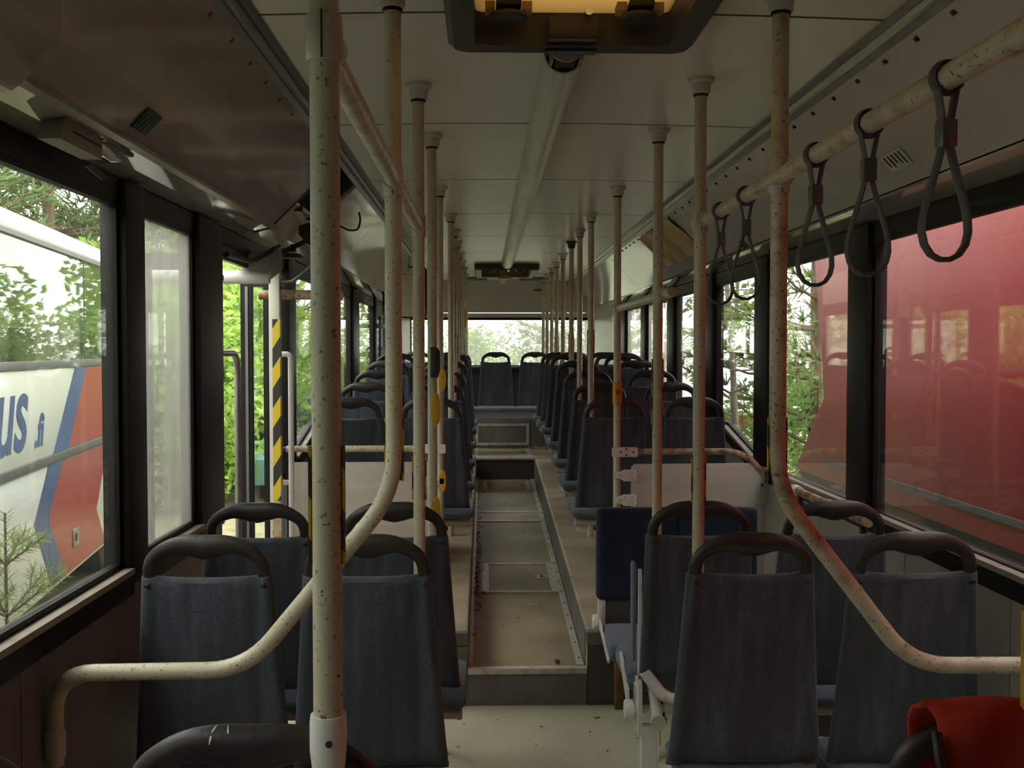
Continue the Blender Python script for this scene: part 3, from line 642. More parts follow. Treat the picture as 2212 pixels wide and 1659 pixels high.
for x, y, z, l, a in ((-.046, -.0215, 1.024, .012, .1), (-.043, -.0185, 1.031, .006, .6), (-.026, -.0195, 1.030, .006, -.3), (-.030, -.021, 1.026, .003, 0)):
    q = MB().lathe([(.0006, -l), (.0017, -l * .4), (.0013, l * .4), (.0005, l)], seg=7).build('paint_fleck', M['white_plastic'], hd); q.location = (x, y, z); q.rotation_euler = (-.75, a, 0)
seat(-.92, 1.27, 0, 'seat cut by the bottom left corner, only its dark handle rim showing', .352, GF)
seat(.475, 1.33, 0, 'seat in the bottom right corner with the red cloth hung over it', .352, GF)
for x, lb in ((-.92, 'blue window seat behind the bent rail in the front left row, by the wide window'), (-.512, 'blue aisle seat of the front left row, behind the foot of the left bent rail'),
              (.475, 'grey-blue aisle seat at the bottom right, largest seat back in view'), (.903, 'grey-blue window seat of the front right row, behind the right bent rail')):
    seat(x, 2.65, 0, lb, .352, GF)
for x, lb in ((-.91, 'blue window seat of the second left row, in front of the open middle door'), (-.49, 'blue aisle seat of the second left row, just before the bare floor'),
              (.88, 'grey-blue window seat of the second right row, beside the wall pipe')):
    seat(x, 3.21, 0, lb, .352, GF, cush=CUSH_WIDE)
# the tip-up seat across the aisle in the second right row: white side plate, folding cushion beyond
t = thing('tip_up_seat', 'blue tip-up aisle seat with white side plate and hinge, second right row', 'seat', (.456, 3.21, 0))
b = link('back_panel', back_mesh(M['fabric'], 'back_panel', .180, .166, .47, .93, .03), t); link('grab_handle', HANDLE, t)
for sx in (-1, 1): link('screw', SCREW, b, (sx * .146, -.012, .905))
MB().prism([(.075, .30), (.075, .78), (.085, .80), (.10, .80), (.10, .30)], -.176, -.166, 'x').prism([(.06, .27), (.06, .44), (.17, .44), (.17, .27)], -.178, -.166, 'x').build('side_plate', M['white_metal'], t)
o = MB().box(-.192, -.180, .10, .16, .50, .815).build('outer_pad', M['cushion'], t, bevel=.02)
link('cushion', cushion_mesh(M['cushion'], .14, .46, .18, .385, .465), t).location = (-.022, 0, 0)
MB().prism([(.12, .345), (.12, .40), (.30, .475), (.31, .462)], -.208, -.199, 'x').build('hinge_bracket', M['white_metal'], t)
h = MB().lathe([(.030, -.018), (.034, -.010), (.034, .008), (.026, .014)], -.196, .125, .335, 18, 'x').build('hinge_knob', M['white_plastic'], t, angle=30)
part_box('hinge_plate', M['white_metal'], h, -.182, -.172, .10, .16, .27, .42)
MB().sweep(fillet([(-.165, .03, .49), (-.14, .03, .455), (-.10, .02, .405), (.17, .02, .395)], .05), .019, 12).build('frame_tube', M['white_metal'], t)
fr = MB().sweep([(-.128, -.01, .345), (-.128, .10, .43)], .018, 12).box(-.10, .17, .03, .06, .355, .385).build('under_frame', M['pale_plastic'], t)
link('tube_cap', MB().lathe([(.024, -.012), (.024, .004), (.02, .01)], axis='y', seg=14).mesh('tube_cap', M['pale_plastic']), fr, (-.128, -.014, .343))
MB().lathe([(.012, 0), (.012, .02), (.007, .022), (.007, .035)], -.105, .03, .32, 10).build('bolt', M['screw'], t)
MB().box(-.168, -.118, .06, .10, .0, .30).box(-.118, -.112, .055, .105, 0, .30).build('leg', M['white_metal'], t, bevel=.004)
# two folding seats facing the camera against the platform
def fold_seat(x, label, leg):
    t = thing('folding_seat', label, 'seat', (x, 4.30, 0), group='folding seats facing forward')
    MB().box(-.1685, .1685, -.035, .03, .462, .848).build('back_panel', M['navy'], t, bevel=.03, seg=4, angle=60)
    pl = MB().box(-.158, -.13, -.02, .03, .35, .49).box(-.155, .155, -.004, .03, .36, .47).build('back_plate', M['white_metal'], t)
    part_box('dark_back', M['riser_dark'], pl, -.128, .15, -.012, -.005, .36, .465)
    c = link('cushion', cushion_mesh(M['cushion'], -.36, -.03, .160, .300, .375), t); c.location = (.01, 0, 0); c.rotation_euler = (-.0, 0, 0)
    MB().prism([(-.02, .395), (-.02, .37), (-.35, .30), (-.36, .315)], -.160, -.152, 'x').build('side_bracket', M['white_metal'], t)
    h = MB().lathe([(.026, -.014), (.030, -.008), (.030, .008), (.024, .012)], -.17, -.02, .375, 18, 'x').build('hinge_knob', M['white_plastic'], t, angle=30)
    part_box('hinge_plate', M['white_metal'], h, -.156, -.146, -.04, .02, .34, .44)
    if leg: MB().box(-.088, -.052, -.01, .02, .0, .30).build('leg', M['rust'], t, bevel=.003)
    return t
fold_seat(.42, 'dark blue folding seat facing the camera beside the aisle step, rusty leg', True)
fold_seat(.757, 'dark blue folding seat facing the camera, mostly hidden under the right partition', True)
# stepped rows on the rear platforms
base = [.22, .278, .338, .395, .445, .45, .45]
nth = ['first', 'second', 'third', 'fourth', 'fifth', 'sixth', 'seventh']
GR = 'blue seats in the stepped rear rows'
for k in range(7):
    y = 5.50 + .69 * k; z = base[k]; fz = podium_z(y + .15) if y + .15 < 9.8 else .58; h = max(.03, z + .352 - fz)
    for x, sd, pos in ((.475, 'right', 'aisle'), (.903, 'right', 'window'), (-.49, 'left', 'aisle'), (-.91, 'left', 'window')):
        if sd == 'left' and pos == 'window' and k > 4: continue
        if sd == 'left' and pos == 'aisle' and k > 5: continue
        seat(x, y, z, 'blue %s seat on the %s platform, %s row behind the %s partition' % (pos, sd, nth[k], sd), h, GR, detail=k < 2, cush=CUSH_WIDE)
for k, x in enumerate((-.943, -.513, -.083, .349, .78)):
    seat(x, 11.36, .45, ['blue seat at the left end of the back bench', 'blue seat of the back bench second from the left end', 'dark blue back bench seat at the aisle end, left one of the two', 'dark blue back bench seat at the aisle end, right one of the two', 'blue seat at the right end of the back bench'][k], .03, 'seats of the back bench', False, cush=CUSH_WIDE)
for o in [o for o in COL.objects if o.get('group') == 'seats of the back bench']:
    c = [q for q in o.children if q.name.startswith('cushion')][0]; c.location = (0, -.28, 0)

# ------------------------------------------------------------------ grab poles and rails
R = .0178
FLANGE = MB().lathe([(.040, 0), (.040, -.010), (.037, -.014), (.0295, -.016), (.0275, -.044), (.024, -.046)], seg=24).mesh('ceiling_flange', M['pale_plastic'], angle=30)
GASKET = MB().lathe([(.022, -.044), (.022, -.052), (.019, -.053)], seg=18).mesh('gasket', M['black'])
def tube_path(name, pts, m, parent, r=R, seg=18): return MB().sweep(pts, r, seg).build(name, m, parent, angle=60)
def sleeve(z0, z1, parent):
    """hazard-striped half sleeve clipped round the far side of a pole"""
    n = 14; vs = []
    for z in (z0, z1):
        for rr in (R + .001, R + .0045):
            for k in range(n + 1): a = -.18 + (PI + .36) * k / n; vs.append((rr * math.cos(a), rr * math.sin(a), z))
    w = n + 1; fs = []
    for k in range(n):
        fs += [(w + k, w + k + 1, 3 * w + k + 1, 3 * w + k), (k + 1, k, 2 * w + k, 2 * w + k + 1), (k, k + 1, w + k + 1, w + k), (2 * w + k + 1, 2 * w + k, 3 * w + k, 3 * w + k + 1)]
    fs += [(0, w, 3 * w, 2 * w), (n, 2 * w + n, 3 * w + n, w + n)]
    return MB().add(vs, fs).build('hazard_sleeve', M['hazard_small'], parent)
def pole(x, y, zb, label, group='upright grab poles along the aisle', m='cream', ztop=2.293, zt0=None):
    t = thing('grab_pole', label, 'grab pole', (x, y, zb), group=group)
    tube_path('tube', [(0, 0, (zt0 or 0)), (0, 0, ztop - zb - .02)], M[m], t)
    f = link('ceiling_flange', FLANGE, t, (0, 0, ztop - zb)); link('gasket', GASKET, f)
    return t
def bell(t, z0, z1, side=1):
    """yellow bell-push holder: an elongated leaf-shaped plate"""
    n = 16; zc, h = (z0 + z1) / 2, (z1 - z0) / 2; P = []
    for k in range(n): a = 2 * PI * k / n; P.append((side * .012 + .018 * math.copysign(abs(math.cos(a)) ** .8, math.cos(a)), zc + h * math.copysign(abs(math.sin(a)) ** .8, math.sin(a))))
    return MB().prism(P, -.030, -.012).build('bell_holder', M['yellow'], t, bevel=.004)
p = thing('grab_pole', 'thick worn cream pole at front left with a white foot socket', 'grab pole', (-.404, 1.262, .94), group='upright grab poles along the aisle')
tube_path('tube', [(0, 0, .06), (0, 0, 1.345)], M['cream'], p); f_ = link('ceiling_flange', FLANGE, p, (0, 0, 1.353)); link('gasket', GASKET, f_)
s_ = MB().lathe([(.0215, .117), (.0225, .108), (.0225, .074), (.0185, .040), (.0165, .005), (.0165, 0)], seg=22).build('foot_socket', M['white_plastic'], p, angle=30)
for x, z in ((.004, .088), (.002, .045), (.005, .022)): MB().lathe([(.0042, .004), (.0042, -.0022)], x, -.0215 if z > .06 else -.0175, z, 10, 'y').build('screw', M['screw'], s_)
sleeve(.30, .445, p)
p = pole(-.409, 3.14, 0, 'cream pole left of the aisle where the left overhead rail ends'); sleeve(1.05, 1.18, p)
p = pole(-.404, 3.86, 0, 'cream pole left of the aisle with a black box and two yellow bell holders')
bell(p, 1.222, 1.345); bell(p, .845, .96)
MB().prism([(-.006, 1.40), (-.006, 1.512), (.018, 1.512), (.030, 1.495), (.030, 1.43), (.022, 1.40)], -.034, -.014).build('bell_box', M['black_plastic'], p, bevel=.003)
p = pole(-.428, 5.09, 0, 'cream pole at the left partition by the middle door, two yellow bell holders'); bell(p, 1.30, 1.41); bell(p, .81, .92)
ords = ['second', 'third', 'fourth', 'fifth', 'sixth', 'seventh', 'eighth', 'ninth']
for k, y in enumerate((6.085, 6.877, 7.605, 8.50, 9.30, 10.05, 10.80, 11.5)):
    zb = podium_z(y) if y < 9.8 else .854
    p = pole(-.405, y, zb, 'cream pole in the left rear row, %s behind the left partition pole' % ['first', *ords][k], m='cream_worn' if k % 2 else 'cream')
    if k == 5: bell(p, 1.72 - .854, 1.90 - .854)
    if k in (1, 4): sleeve(1.35 - zb, 1.6 - zb, p)
p = pole(.420, 3.05, 0, 'cream pole right of the aisle where the right overhead rail ends'); sleeve(1.05, 1.19, p)
p = pole(.414, 3.75, 0, 'cream pole right of the aisle carrying the front end of the short low rail'); sleeve(1.22, 1.47, p)
p = pole(.436, 5.06, 0, 'cream pole at the right partition with an orange patch and white clamps')
MB().lathe([(R + .001, 0), (R + .004, .004), (R + .004, .11), (R + .001, .114)], 0, 0, 1.235, 18).build('bell_holder', M['yellow'], p); MB().prism(ring(-.008, .008, 1.285, 1.31, .004), -R - .006, -R - .002).build('bell_button', M['red'], p)
for k, y in enumerate((6.063, 6.855, 7.583, 8.565, 9.376, 10.064, 10.796, 11.5)):
    zb = podium_z(y) if y < 9.8 else .854
    p = pole((.41, .418, .424, .438, .442, .443, .442, .444)[k], y, zb, 'cream pole in the right rear row, %s behind the right partition pole' % ['first', *ords][k], m='cream_worn' if k in (3, 5) else 'cream')
    if k == 2:
        for c in [q for q in p.children if q.name.startswith('ceiling_flange')]: c.data = c.data.copy(); c.data.materials[0] = M['black_plastic']
    if k in (0, 2, 4): sleeve(1.45 - zb, 1.62 - zb, p)
def bent(name, label, pts, mirror, collar):
    t = thing(name, label, 'grab pole', (0, 0, 0)); tube_path('tube', fillet(pts, .09, 8), M['cream_worn' if mirror else 'cream'], t, R + .001)
    f = link('ceiling_flange', FLANGE, t, (pts[0][0], pts[0][1], 2.293)); link('gasket', GASKET, f); return t
Y2 = 2.31
t = bent('bent_grab_pole', 'bent cream rail from ceiling, slanting behind the front left pole to the left wall', [(-.413, Y2, 2.27), (-.413, Y2, 1.185), (-.742, Y2, .790), (-1.165, Y2, .786), (-1.165, Y2, .58)], False, True)
MB().lathe([(.0225, 0), (.0225, .055), (.020, .06)], -1.165, Y2, .60, 18).build('wall_socket', M['pale_plastic'], t); sl_ = sleeve(0, .14, t); sl_.location = (-.413, Y2, 1.21)
t = bent('bent_grab_pole', 'bent cream rail from ceiling, slanting down to the right wall past the front right row', [(.443, Y2, 2.27), (.443, Y2, 1.185), (.752, Y2, .788), (1.165, Y2, .785), (1.165, Y2, .58)], True, True)
MB().lathe([(.0225, 0), (.0225, .055), (.020, .06)], 1.165, Y2, .60, 18).build('wall_socket', M['pale_plastic'], t); sl_ = sleeve(0, .15, t); sl_.location = (.443, Y2, 1.20)
p = pole(.474, 1.255, .95, 'yellow-striped pole at the extreme right edge of the view')
MB().lathe([(R + .001, .09), (R + .006, .092), (R + .006, .225), (R + .001, .227)], seg=20).build('hazard_sleeve', M['yellow'], p)
def clamp(x, y, z, parent, back=False):
    """two-piece T-joint: sleeve on the pole, stub along the rail"""
    h = .028 if back else .032
    c = MB().lathe([(.0205, -h), (.0225, -h + .004), (.0225, h - .004), (.0205, h)], x, y, z, 20).build('clamp', M['pale_plastic'], parent, angle=30)
    MB().sweep([(x, y + (.0 if back else -.045), z), (x, y + .05, z)], .0215, 16).build('clamp_arm', M['pale_plastic'], c)
    part_box('joint_line', M['screw'], c, x - .001, x + .001, y - .0232, y - .022, z - h, z + h)
    return c
def rail(label, x, y0, y1, z, cl, m='cream_worn'):
    t = thing('overhead_handrail', label, 'handrail'); tube_path('tube', [(x, y0 + .001, z), (x, y1, z)], M[m], t)
    for cx, cy in cl: clamp(cx, cy, z, t, cy == 1.262)
    return t
rail('left overhead rail on the front left poles, spotted with wear', -.410, 1.262, 3.14, 1.872, [(-.404, 1.262), (-.413, Y2), (-.409, 3.14)])
rail('right overhead rail with five hanging strap handles', .432, .7, 3.07, 1.880, [(.470, 1.255), (.443, Y2), (.420, 3.05)])
t = rail('short lower rail between two right poles behind the strap rail', .440, 3.60, 5.06, 1.703, [(.424, 3.75), (.438, 5.06)], 'pale_plastic')
MB().lathe([(.0185, 0), (.0185, .018), (.014, .022)], .440, 3.585, 1.703, 16, 'y').build('end_cap', M['rust_cream'], t)  # plain cream cap; rusty colour stands in for red light bouncing onto it
# strap handles: loop over the rail, crimped sleeve, long tear-drop loop
def strap_meshes():
    lp = [(.022 * math.sin(a), .022 * math.cos(a)) for a in [PI * .78 * (k / 12 * 2 - 1) for k in range(25)]]
    up = [(-.006, -.060)] + lp + [(.006, -.060)]
    m1 = MB().sweep([(x, 0, z) for x, z in up], (.0095, .0035), 10, up=(0, 1, 0)).mesh('rail_loop', M['strap'])
    m2 = MB().box(-.0115, .0115, -.0115, .0115, -.097, -.058).mesh('crimp', M['alu_dark'], bevel=.003)
    half = [(.006, -.095), (.011, -.115), (.020, -.145), (.029, -.175), (.034, -.198), (.035, -.215), (.031, -.232), (.021, -.246), (.008, -.2525)]
    tear = half + [(-x, z) for x, z in half[::-1]]
    m3 = MB().sweep([(x, 0, z) for x, z in tear], (.0095, .0038), 10, up=(0, 1, 0)).mesh('hand_loop', M['strap'])
    return m1, m2, m3
SM = strap_meshes()
for y, rz, lb in ((1.449, .12, 'grey strap handle nearest the camera, largest of the five'), (1.742, -.05, 'grey strap handle second nearest the camera'), (2.023, .10, 'grey strap handle just nearer than the right bent pole'),
                  (2.561, -.08, 'grey strap handle just beyond the right bent pole'), (2.837, .06, 'grey strap handle farthest along the rail, smallest of the five')):
    t = thing('hand_strap', lb, 'strap', (.432, y, 1.880), rz, 'strap handles on the right overhead rail')
    for nm, me in zip(('rail_loop', 'crimp', 'hand_loop'), SM): link(nm, me, t)

# ------------------------------------------------------------------ partitions
def plate_clamp(x, y, z, w, t, s):
    c = MB().prism([(-.022 * s, z - .013), (.012 * s, z - .015), (.03 * s, z - .028), (w * s, z - .028), ((w + .008) * s, z - .02), ((w + .008) * s, z + .02), (w * s, z + .028), (.03 * s, z + .028), (.012 * s, z + .018), (-.022 * s, z + .016)], y - .030, y - .021).build('panel_clamp', M['white_plastic'], t, bevel=.002); c.location.x = x
    for dx, dz in ((.012, 0), (w - .014, .014), (w - .014, -.014)): MB().lathe([(.006, 0), (.006, -.004), (.004, -.006)], dx * s, y - .03, z + dz, 10, 'y').build('bolt', M['pale_plastic'], c)
t = thing('partition', 'grey-beige partition board with a rusty rail on the right, behind the folding seats', 'partition')
YR = 5.055
MB().prism([(.505, .595), (.505, .93), (.52, .945), (1.10, .948), (1.125, .935), (1.172, .865), (1.172, .755), (1.155, .74), (1.12, .738), (1.10, .60)], YR - .006, YR + .006).build('board', M['panel'], t, bevel=.002)
tube_path('rail', fillet([(.436, YR, 1.006), (1.06, YR, 1.006), (1.185, YR, .86)], .10), M['rust_cream'], t, .0155)
MB().prism(ring(.408, .535, .982, 1.030, .008), YR - .024, YR - .019).build('rail_clamp', M['white_plastic'], t, bevel=.002)
for dx, dz in ((.452, 0), (.478, .014), (.478, -.014), (.512, 0)): MB().lathe([(.005, 0), (.005, -.002)], dx, YR - .0235, 1.006 + dz, 10, 'y').build('bolt_hole', M['ink'], t)
plate_clamp(.436, YR, .892, .085, t, 1); plate_clamp(.436, YR, .772, .085, t, 1)
MB().lathe([(.006, 0), (.006, -.004)], 1.148, YR - .006, .84, 10, 'y').build('board_screw', M['screw'], t)
t = thing('partition', 'grey-beige partition board with a cream rail on the left, behind the middle door', 'partition')
YL = 5.09
MB().prism(ring(-1.165, -.475, .56, .955, .02), YL - .006, YL + .006).build('board', M['panel'], t, bevel=.002)
tube_path('rail', [(-1.175, YL, 1.020), (-.428, YL, 1.020)], M['cream_worn'], t, .0158)
MB().sweep([(-1.19, YL, 1.02), (-1.16, YL, 1.02)], .012, 12).build('rail_end', M['screw'], t)
MB().prism(ring(-.52, -.40, .998, 1.044, .008), YL - .024, YL - .019).build('rail_clamp', M['white_plastic'], t, bevel=.002)
plate_clamp(-.428, YL, .862, .085, t, -1)
MB().box(-1.19, -1.15, YL - .02, YL - .008, .845, .87).build('wall_bracket', M['pale_plastic'], t, bevel=.003)
t = thing('wall_handrail', 'short cream pipe with white sleeves low on the right wall by the second row', 'handrail')
tube_path('tube', [(1.115, 3.55, .905), (1.115, 4.45, .905)], M['rust_cream'], t)
for y in (3.93, 4.37): MB().lathe([(.0215, -.03), (.0225, -.026), (.0225, .026), (.0215, .03)], 1.115, y, .905, 18, 'y').build('sleeve', M['white_plastic'], t, angle=30)
for y in (4.33, 3.6): MB().sweep(fillet([(1.115, y, .905), (1.115, y, .85), (1.19, y, .83)], .03), .012, 10).build('bracket', M['black_plastic'], t)

# ------------------------------------------------------------------ middle door (open) and rear door
d = sroot('door_1', 'open middle door on the left with folded leaves, daylight and shrubs beyond', 'door')
def leaf(y, x0, x1, parent, z0=-.10, z1=1.86):
    f = MB().box(x0, x0 - .02, y - .02, y + .02, z0, z1).box(x1 + .052, x1, y - .02, y + .02, z0, z1).box(x0 - .02, x1 + .052, y - .02, y + .02, z1 - .06, z1).box(x0 - .02, x1 + .052, y - .02, y + .02, z0, z0 + .12).build('leaf_frame', M['frame_black'], parent)
    part_box('leaf_pane', M['glass'], f, x1, x0, y - .003, y + .003, z0 + .1, z1 - .05); return f
leaf(4.96, -1.232, -1.358, d); MB().box(-1.335, -1.322, 4.932, 4.94, -.1, 1.80).build('alu_edge', M['alu_dark'], d)
leaf(3.905, -1.225, -1.50, d); part_box('alu_edge', M['alu_dark'], d, -1.215, -1.20, 3.80, 3.825, .0, 1.88)
part_box('edge_rubber', M['black'], d, -1.24, -1.19, 3.865, 3.895, 0, 1.90)
for z in (1.40, 1.76): part_box('hinge_clip', M['black_plastic'], d, -1.235, -1.185, 3.84, 3.93, z, z + .02)
part_box('door_sill', M['alu_dark'], d, -1.25, -1.17, 3.87, 5.17, -.06, .004)
tube_path('leaf_handle', fillet([(-1.20, 3.86, 1.49), (-1.20, 4.20, 1.49), (-1.20, 4.20, .35), (-1.20, 3.88, .33)], .09), M['alu'], d, .0135)
tube_path('white_handle', fillet([(-1.185, 5.0, 1.482), (-1.135, 5.0, 1.482), (-1.135, 5.0, .34), (-1.18, 5.0, .33)], .04), M['white_plastic'], d, .0135)
tube_path('actuator_tube', [(-1.62, 4.30, 1.80), (-1.09, 4.30, 1.80)], M['white_metal'], d, .028)
tube_path('rusty_tube', [(-1.27, 4.95, 1.762), (-.88, 4.95, 1.762)], M['rust_cream'], d, .0235)
tube_path('pivot_arm', fillet([(-1.19, 4.0, 1.865), (-1.16, 4.3, 1.862), (-1.09, 4.42, 1.93), (-1.09, 4.5, 1.945)], .05), M['black_plastic'], d, .010)
tube_path('pivot_arm', fillet([(-1.16, 4.88, 1.82), (-1.10, 4.88, 1.82), (-.98, 4.80, 1.91), (-.95, 4.75, 1.96)], .04), M['alu_dark'], d, .009)
part_box('rubber_curtain', M['black_plastic'], d, -1.22, -1.20, 3.9, 4.55, 1.845, 1.90)
MB().prism([(-1.22, 1.78), (-1.13, 1.78), (-1.06, 1.835), (-1.06, 1.92), (-1.22, 1.92)], 4.40, 4.41).build('bracket_plate', M['hatch_pale'], d)
t = thing('door_post', 'pale upright post at the middle door with yellow and black striped tape', 'post', (-1.185, 4.88, 0))
MB().box(-.026, .026, -.02, .02, 0, 2.05).build('post_body', M['pale_plastic'], t, bevel=.008)
MB().box(-.008, .027, -.0225, -.02, .80, 1.645).build('hazard_tape', M['hazard'], t); MB().box(.026, .0275, -.022, .016, .86, 1.645).build('hazard_tape_side', M['hazard'], t)
MB().lathe([(.009, 0), (.009, .014)], .024, 0, 1.79, 10, 'x').build('stud', M['screw'], t)
part_box('foot_wear', M['rust_cream'], t, -.012, .0268, -.0222, -.0202, .1, .79)
t = thing('door_lamp', 'black angled lamp on a bracket under the cove over the middle door', 'lamp', (-1.0, 4.62, 2.0))
MB().prism([(-.02, .045), (.02, .06), (.065, .025), (.062, -.045), (.045, -.055), (.01, -.03), (-.025, .01)], -.03, .03).build('lamp_body', M['black_plastic'], t, bevel=.006)
tube_path('bracket_arm', [(-.115, .0, -.075), (-.05, 0, -.045), (.01, 0, -.02)], M['black_plastic'], t, .011, 10); part_box('swivel', M['black'], t, -.06, -.04, -.02, .02, -.065, -.035)
MB().lathe([(.045, 0), (.045, .012), (.03, .02)], -.055, 0, -.095, 16).build('arm_foot', M['black_plastic'], t)
t = thing('bent_hook', 'dark bent hook bracket hanging under the left cove behind the door', 'hook', (-.80, 4.90, 2.06))
tube_path('hook_bar', fillet([(-.10, .05, .03), (-.045, 0, .0), (.0, 0, .0), (.012, .0, .05), (.004, 0, .085)], .02), M['black_plastic'], t, .005, 8); part_box('hook_plate', M['black_plastic'], t, -.135, -.09, .03, .05, .015, .06)
d2 = sroot('door_2', 'closed glazed rear door on the left before the back bench', 'door')
for y0, y1 in ((9.48, 10.02), (10.04, 10.58)):
    f = MB().box(-1.225, -1.19, y0, y0 + .06, .0, 1.90).box(-1.225, -1.19, y1 - .06, y1, .0, 1.90).box(-1.225, -1.19, y0 + .06, y1 - .06, 1.82, 1.90).box(-1.225, -1.19, y0 + .06, y1 - .06, .0, .5).build('leaf_frame', M['frame_black'], d2)
    part_box('leaf_pane', M['glass'], f, -1.21, -1.204, y0 + .05, y1 - .05, .48, 1.84)
tube_path('leaf_handle', fillet([(-1.16, 9.52, 1.52), (-1.12, 9.60, 1.52), (-1.12, 9.60, .9)], .05), M['alu'], d2, .012)
tube_path('leaf_handle', fillet([(-1.16, 10.54, 1.52), (-1.12, 10.46, 1.52), (-1.12, 10.46, .9)], .05), M['alu'], d2, .012)
tube_path('cross_tube', [(-1.17, 9.45, 1.72), (-.95, 9.45, 1.72)], M['white_metal'], d2, .02)
t = thing('framed_panel', 'pale panel in a rounded black frame hanging by the rear door', 'panel', (-.885, 8.9, 2.0))
o = ring(-.188, .188, -.225, .215, .045); i = ring(-.174, .174, -.213, .203, .025); n = len(o)
MB().add([(x, y, z) for y in (-.012, .012) for l in (o, i) for x, z in l], [q for k in range(n) for q in ((k, (k + 1) % n, n + (k + 1) % n, n + k), (2 * n + k, 3 * n + k, 3 * n + (k + 1) % n, 2 * n + (k + 1) % n), (k, 2 * n + k, 2 * n + (k + 1) % n, (k + 1) % n), (n + k, n + (k + 1) % n, 3 * n + (k + 1) % n, 3 * n + k))]).build('frame', M['black'], t)
MB().prism(i, -.006, .006).build('face', M['mirror_face'], t); part_box('face_seam', M['hatch_pale'], t, -.17, .17, -.008, -.006, .145, .149)
part_box('hanger', M['black_plastic'], t, -.02, .02, -.006, .006, .21, .27)

# ------------------------------------------------------------------ small fittings
t = thing('ventilator_latch', 'grey plastic catch with a shiny hook over the wide left window', 'catch', (-1.085, 2.36, 1.965))
MB().prism([(-.19, -.032), (-.165, .012), (-.15, .022), (.03, .022), (.05, -.002), (.05, -.032)], -.045, .005, 'x').build('catch_body', M['hatch_pale'], t, bevel=.005)
part_box('slot', M['ink'], t, -.047, -.044, -.15, .04, -.010, -.006); part_box('slot', M['ink'], t, .004, .007, -.12, .04, -.006, -.002)
MB().prism([(.05, .012), (.09, .024), (.17, .020), (.20, .004), (.19, -.014), (.12, -.026), (.05, -.022)], -.030, .0, 'x').build('clear_hook', M['chrome'], t, bevel=.006)
MB().prism([(.06, .034), (.24, .018), (.24, .010), (.06, .026)], .0, .012, 'x').build('slide_bar', M['alu_dark'], t)
MB().prism([(.10, -.03), (.20, -.05), (.16, -.06), (.06, -.045)], -.04, -.035, 'x').build('pull_tab', M['hatch_grey'], t)
def cove_plate(x, y, ly, lw, name, m, label, cat, thick=.003, wave=0):
    """thin sheet stuck on the right cove slope; ly along the bus, lw down the slope"""
    t = (x - .798) / .26; z = 2.258 - .26 * t + .010 * math.sin(PI * min(1, max(0, t)))
    nx, ny = 8, 24; mb = MB(); vs = []
    for top in (0, 1):
        for i in range(nx + 1):
            for j in range(ny + 1):
                u, v = i / nx - .5, j / ny - .5; wz = wave * (math.sin(v * 19 + u * 4) + .6 * math.sin(v * 41 - u * 7)) if wave else 0
                tu = t + u * lw * .7071 / .26; bend = .0071 * (math.sin(PI * min(1, max(0, tu))) - math.sin(PI * t))   # follow the arched cove
                vs.append((u * lw, v * ly, bend - (.002 + (thick if top else 0)) - abs(wave) - wz))
    w = ny + 1; k = (nx + 1) * w; fs = []
    for i in range(nx):
        for j in range(ny):
            a = i * w + j; fs += [(a, a + 1, a + w + 1, a + w), (k + a, k + a + w, k + a + w + 1, k + a + 1)]
    for j in range(ny): fs += [(j, k + j, k + j + 1, j + 1), (nx * w + j, nx * w + j + 1, k + nx * w + j + 1, k + nx * w + j)]
    for i in range(nx): fs += [(i * w, (i + 1) * w, k + (i + 1) * w, k + i * w), (i * w + ny, k + i * w + ny, k + (i + 1) * w + ny, (i + 1) * w + ny)]
    o = MB().add(vs, fs).build(name, m, angle=70); o.location = (x, y, z); o.rotation_euler = (0, PI / 4, 0); return tag(o, label, cat)
cove_plate(.913, 6.33, 1.10, .265, 'paper_poster', M['paper'], 'yellowed wavy paper sheet stuck on the right cove beyond the straps', 'poster', .001, .006)
cove_plate(1.045, 5.02, .09, .045, 'green_sticker', M['green_label'], 'small dark green sticker at the lower edge of the right cove', 'sticker')
o = cove_plate(1.0, 3.05, .15, .06, 'printed_sticker', M['label_pale'], 'small pale printed sticker on the right cove behind the straps', 'sticker')
for k in range(5): b_ = MB().box(-.022, .022 - .006 * (k % 3), -.004, .004, -.0062, -.0052).build('print_line', M['ink'], o); b_.location = (0, -.055 + .027 * k, 0)
t = MB().box(-.0015, .0015, -.055, .055, -.06, .06).build('pictogram_sticker', M['label_pale']); t.location = (1.1875, 2.98, .80); tag(t, 'white sticker with black passenger pictograms low on the right wall', 'sticker')
for iy in range(3):
    for iz in range(3):
        g = MB().lathe([(.0065, 0), (.0065, -.0015)], 0, 0, .012, 10, 'x').box(-.0015, 0, -.007, .007, -.016, .004).build('pictogram', M['ink'], t); g.location = (-.0016, -.036 + .036 * iy, -.04 + .038 * iz)
# red cloth hung over the front right seat
t = thing('red_cloth_bag', 'red cloth bag with black strap draped over the bottom right seat', 'bag', (.475, 1.29, 0))
nu, nv = 26, 34; vs = []; fs = []
prof = [(-.115, .70), (-.105, .80), (-.088, .90), (-.075, .97), (-.060, 1.025), (-.040, 1.050), (-.01, 1.060), (.02, 1.052), (.045, 1.02), (.055, .95), (.06, .85), (.06, .74)]
def pv(s):
    s *= len(prof) - 1; i = min(int(s), len(prof) - 2); f = s - i; return (lerp(prof[i][0], prof[i + 1][0], f), lerp(prof[i][1], prof[i + 1][1], f))
for i in range(nu + 1):
    u = i / nu; x = -.135 + .34 * u
    for j in range(nv + 1):
        y, z = pv(j / nv); w = .010 * math.sin(u * 9 + j * .12) + .008 * math.sin(u * 21 - j * .3)
        vs.append((x + .006 * math.sin(j * .5), y + w * (1 if y < 0 else -.3) - .004, z + .016 - .026 * (1 - u) ** 1.3 + .008 * math.sin(u * 5 + 1) - (.05 * (1 - u) if j < 6 else 0)))
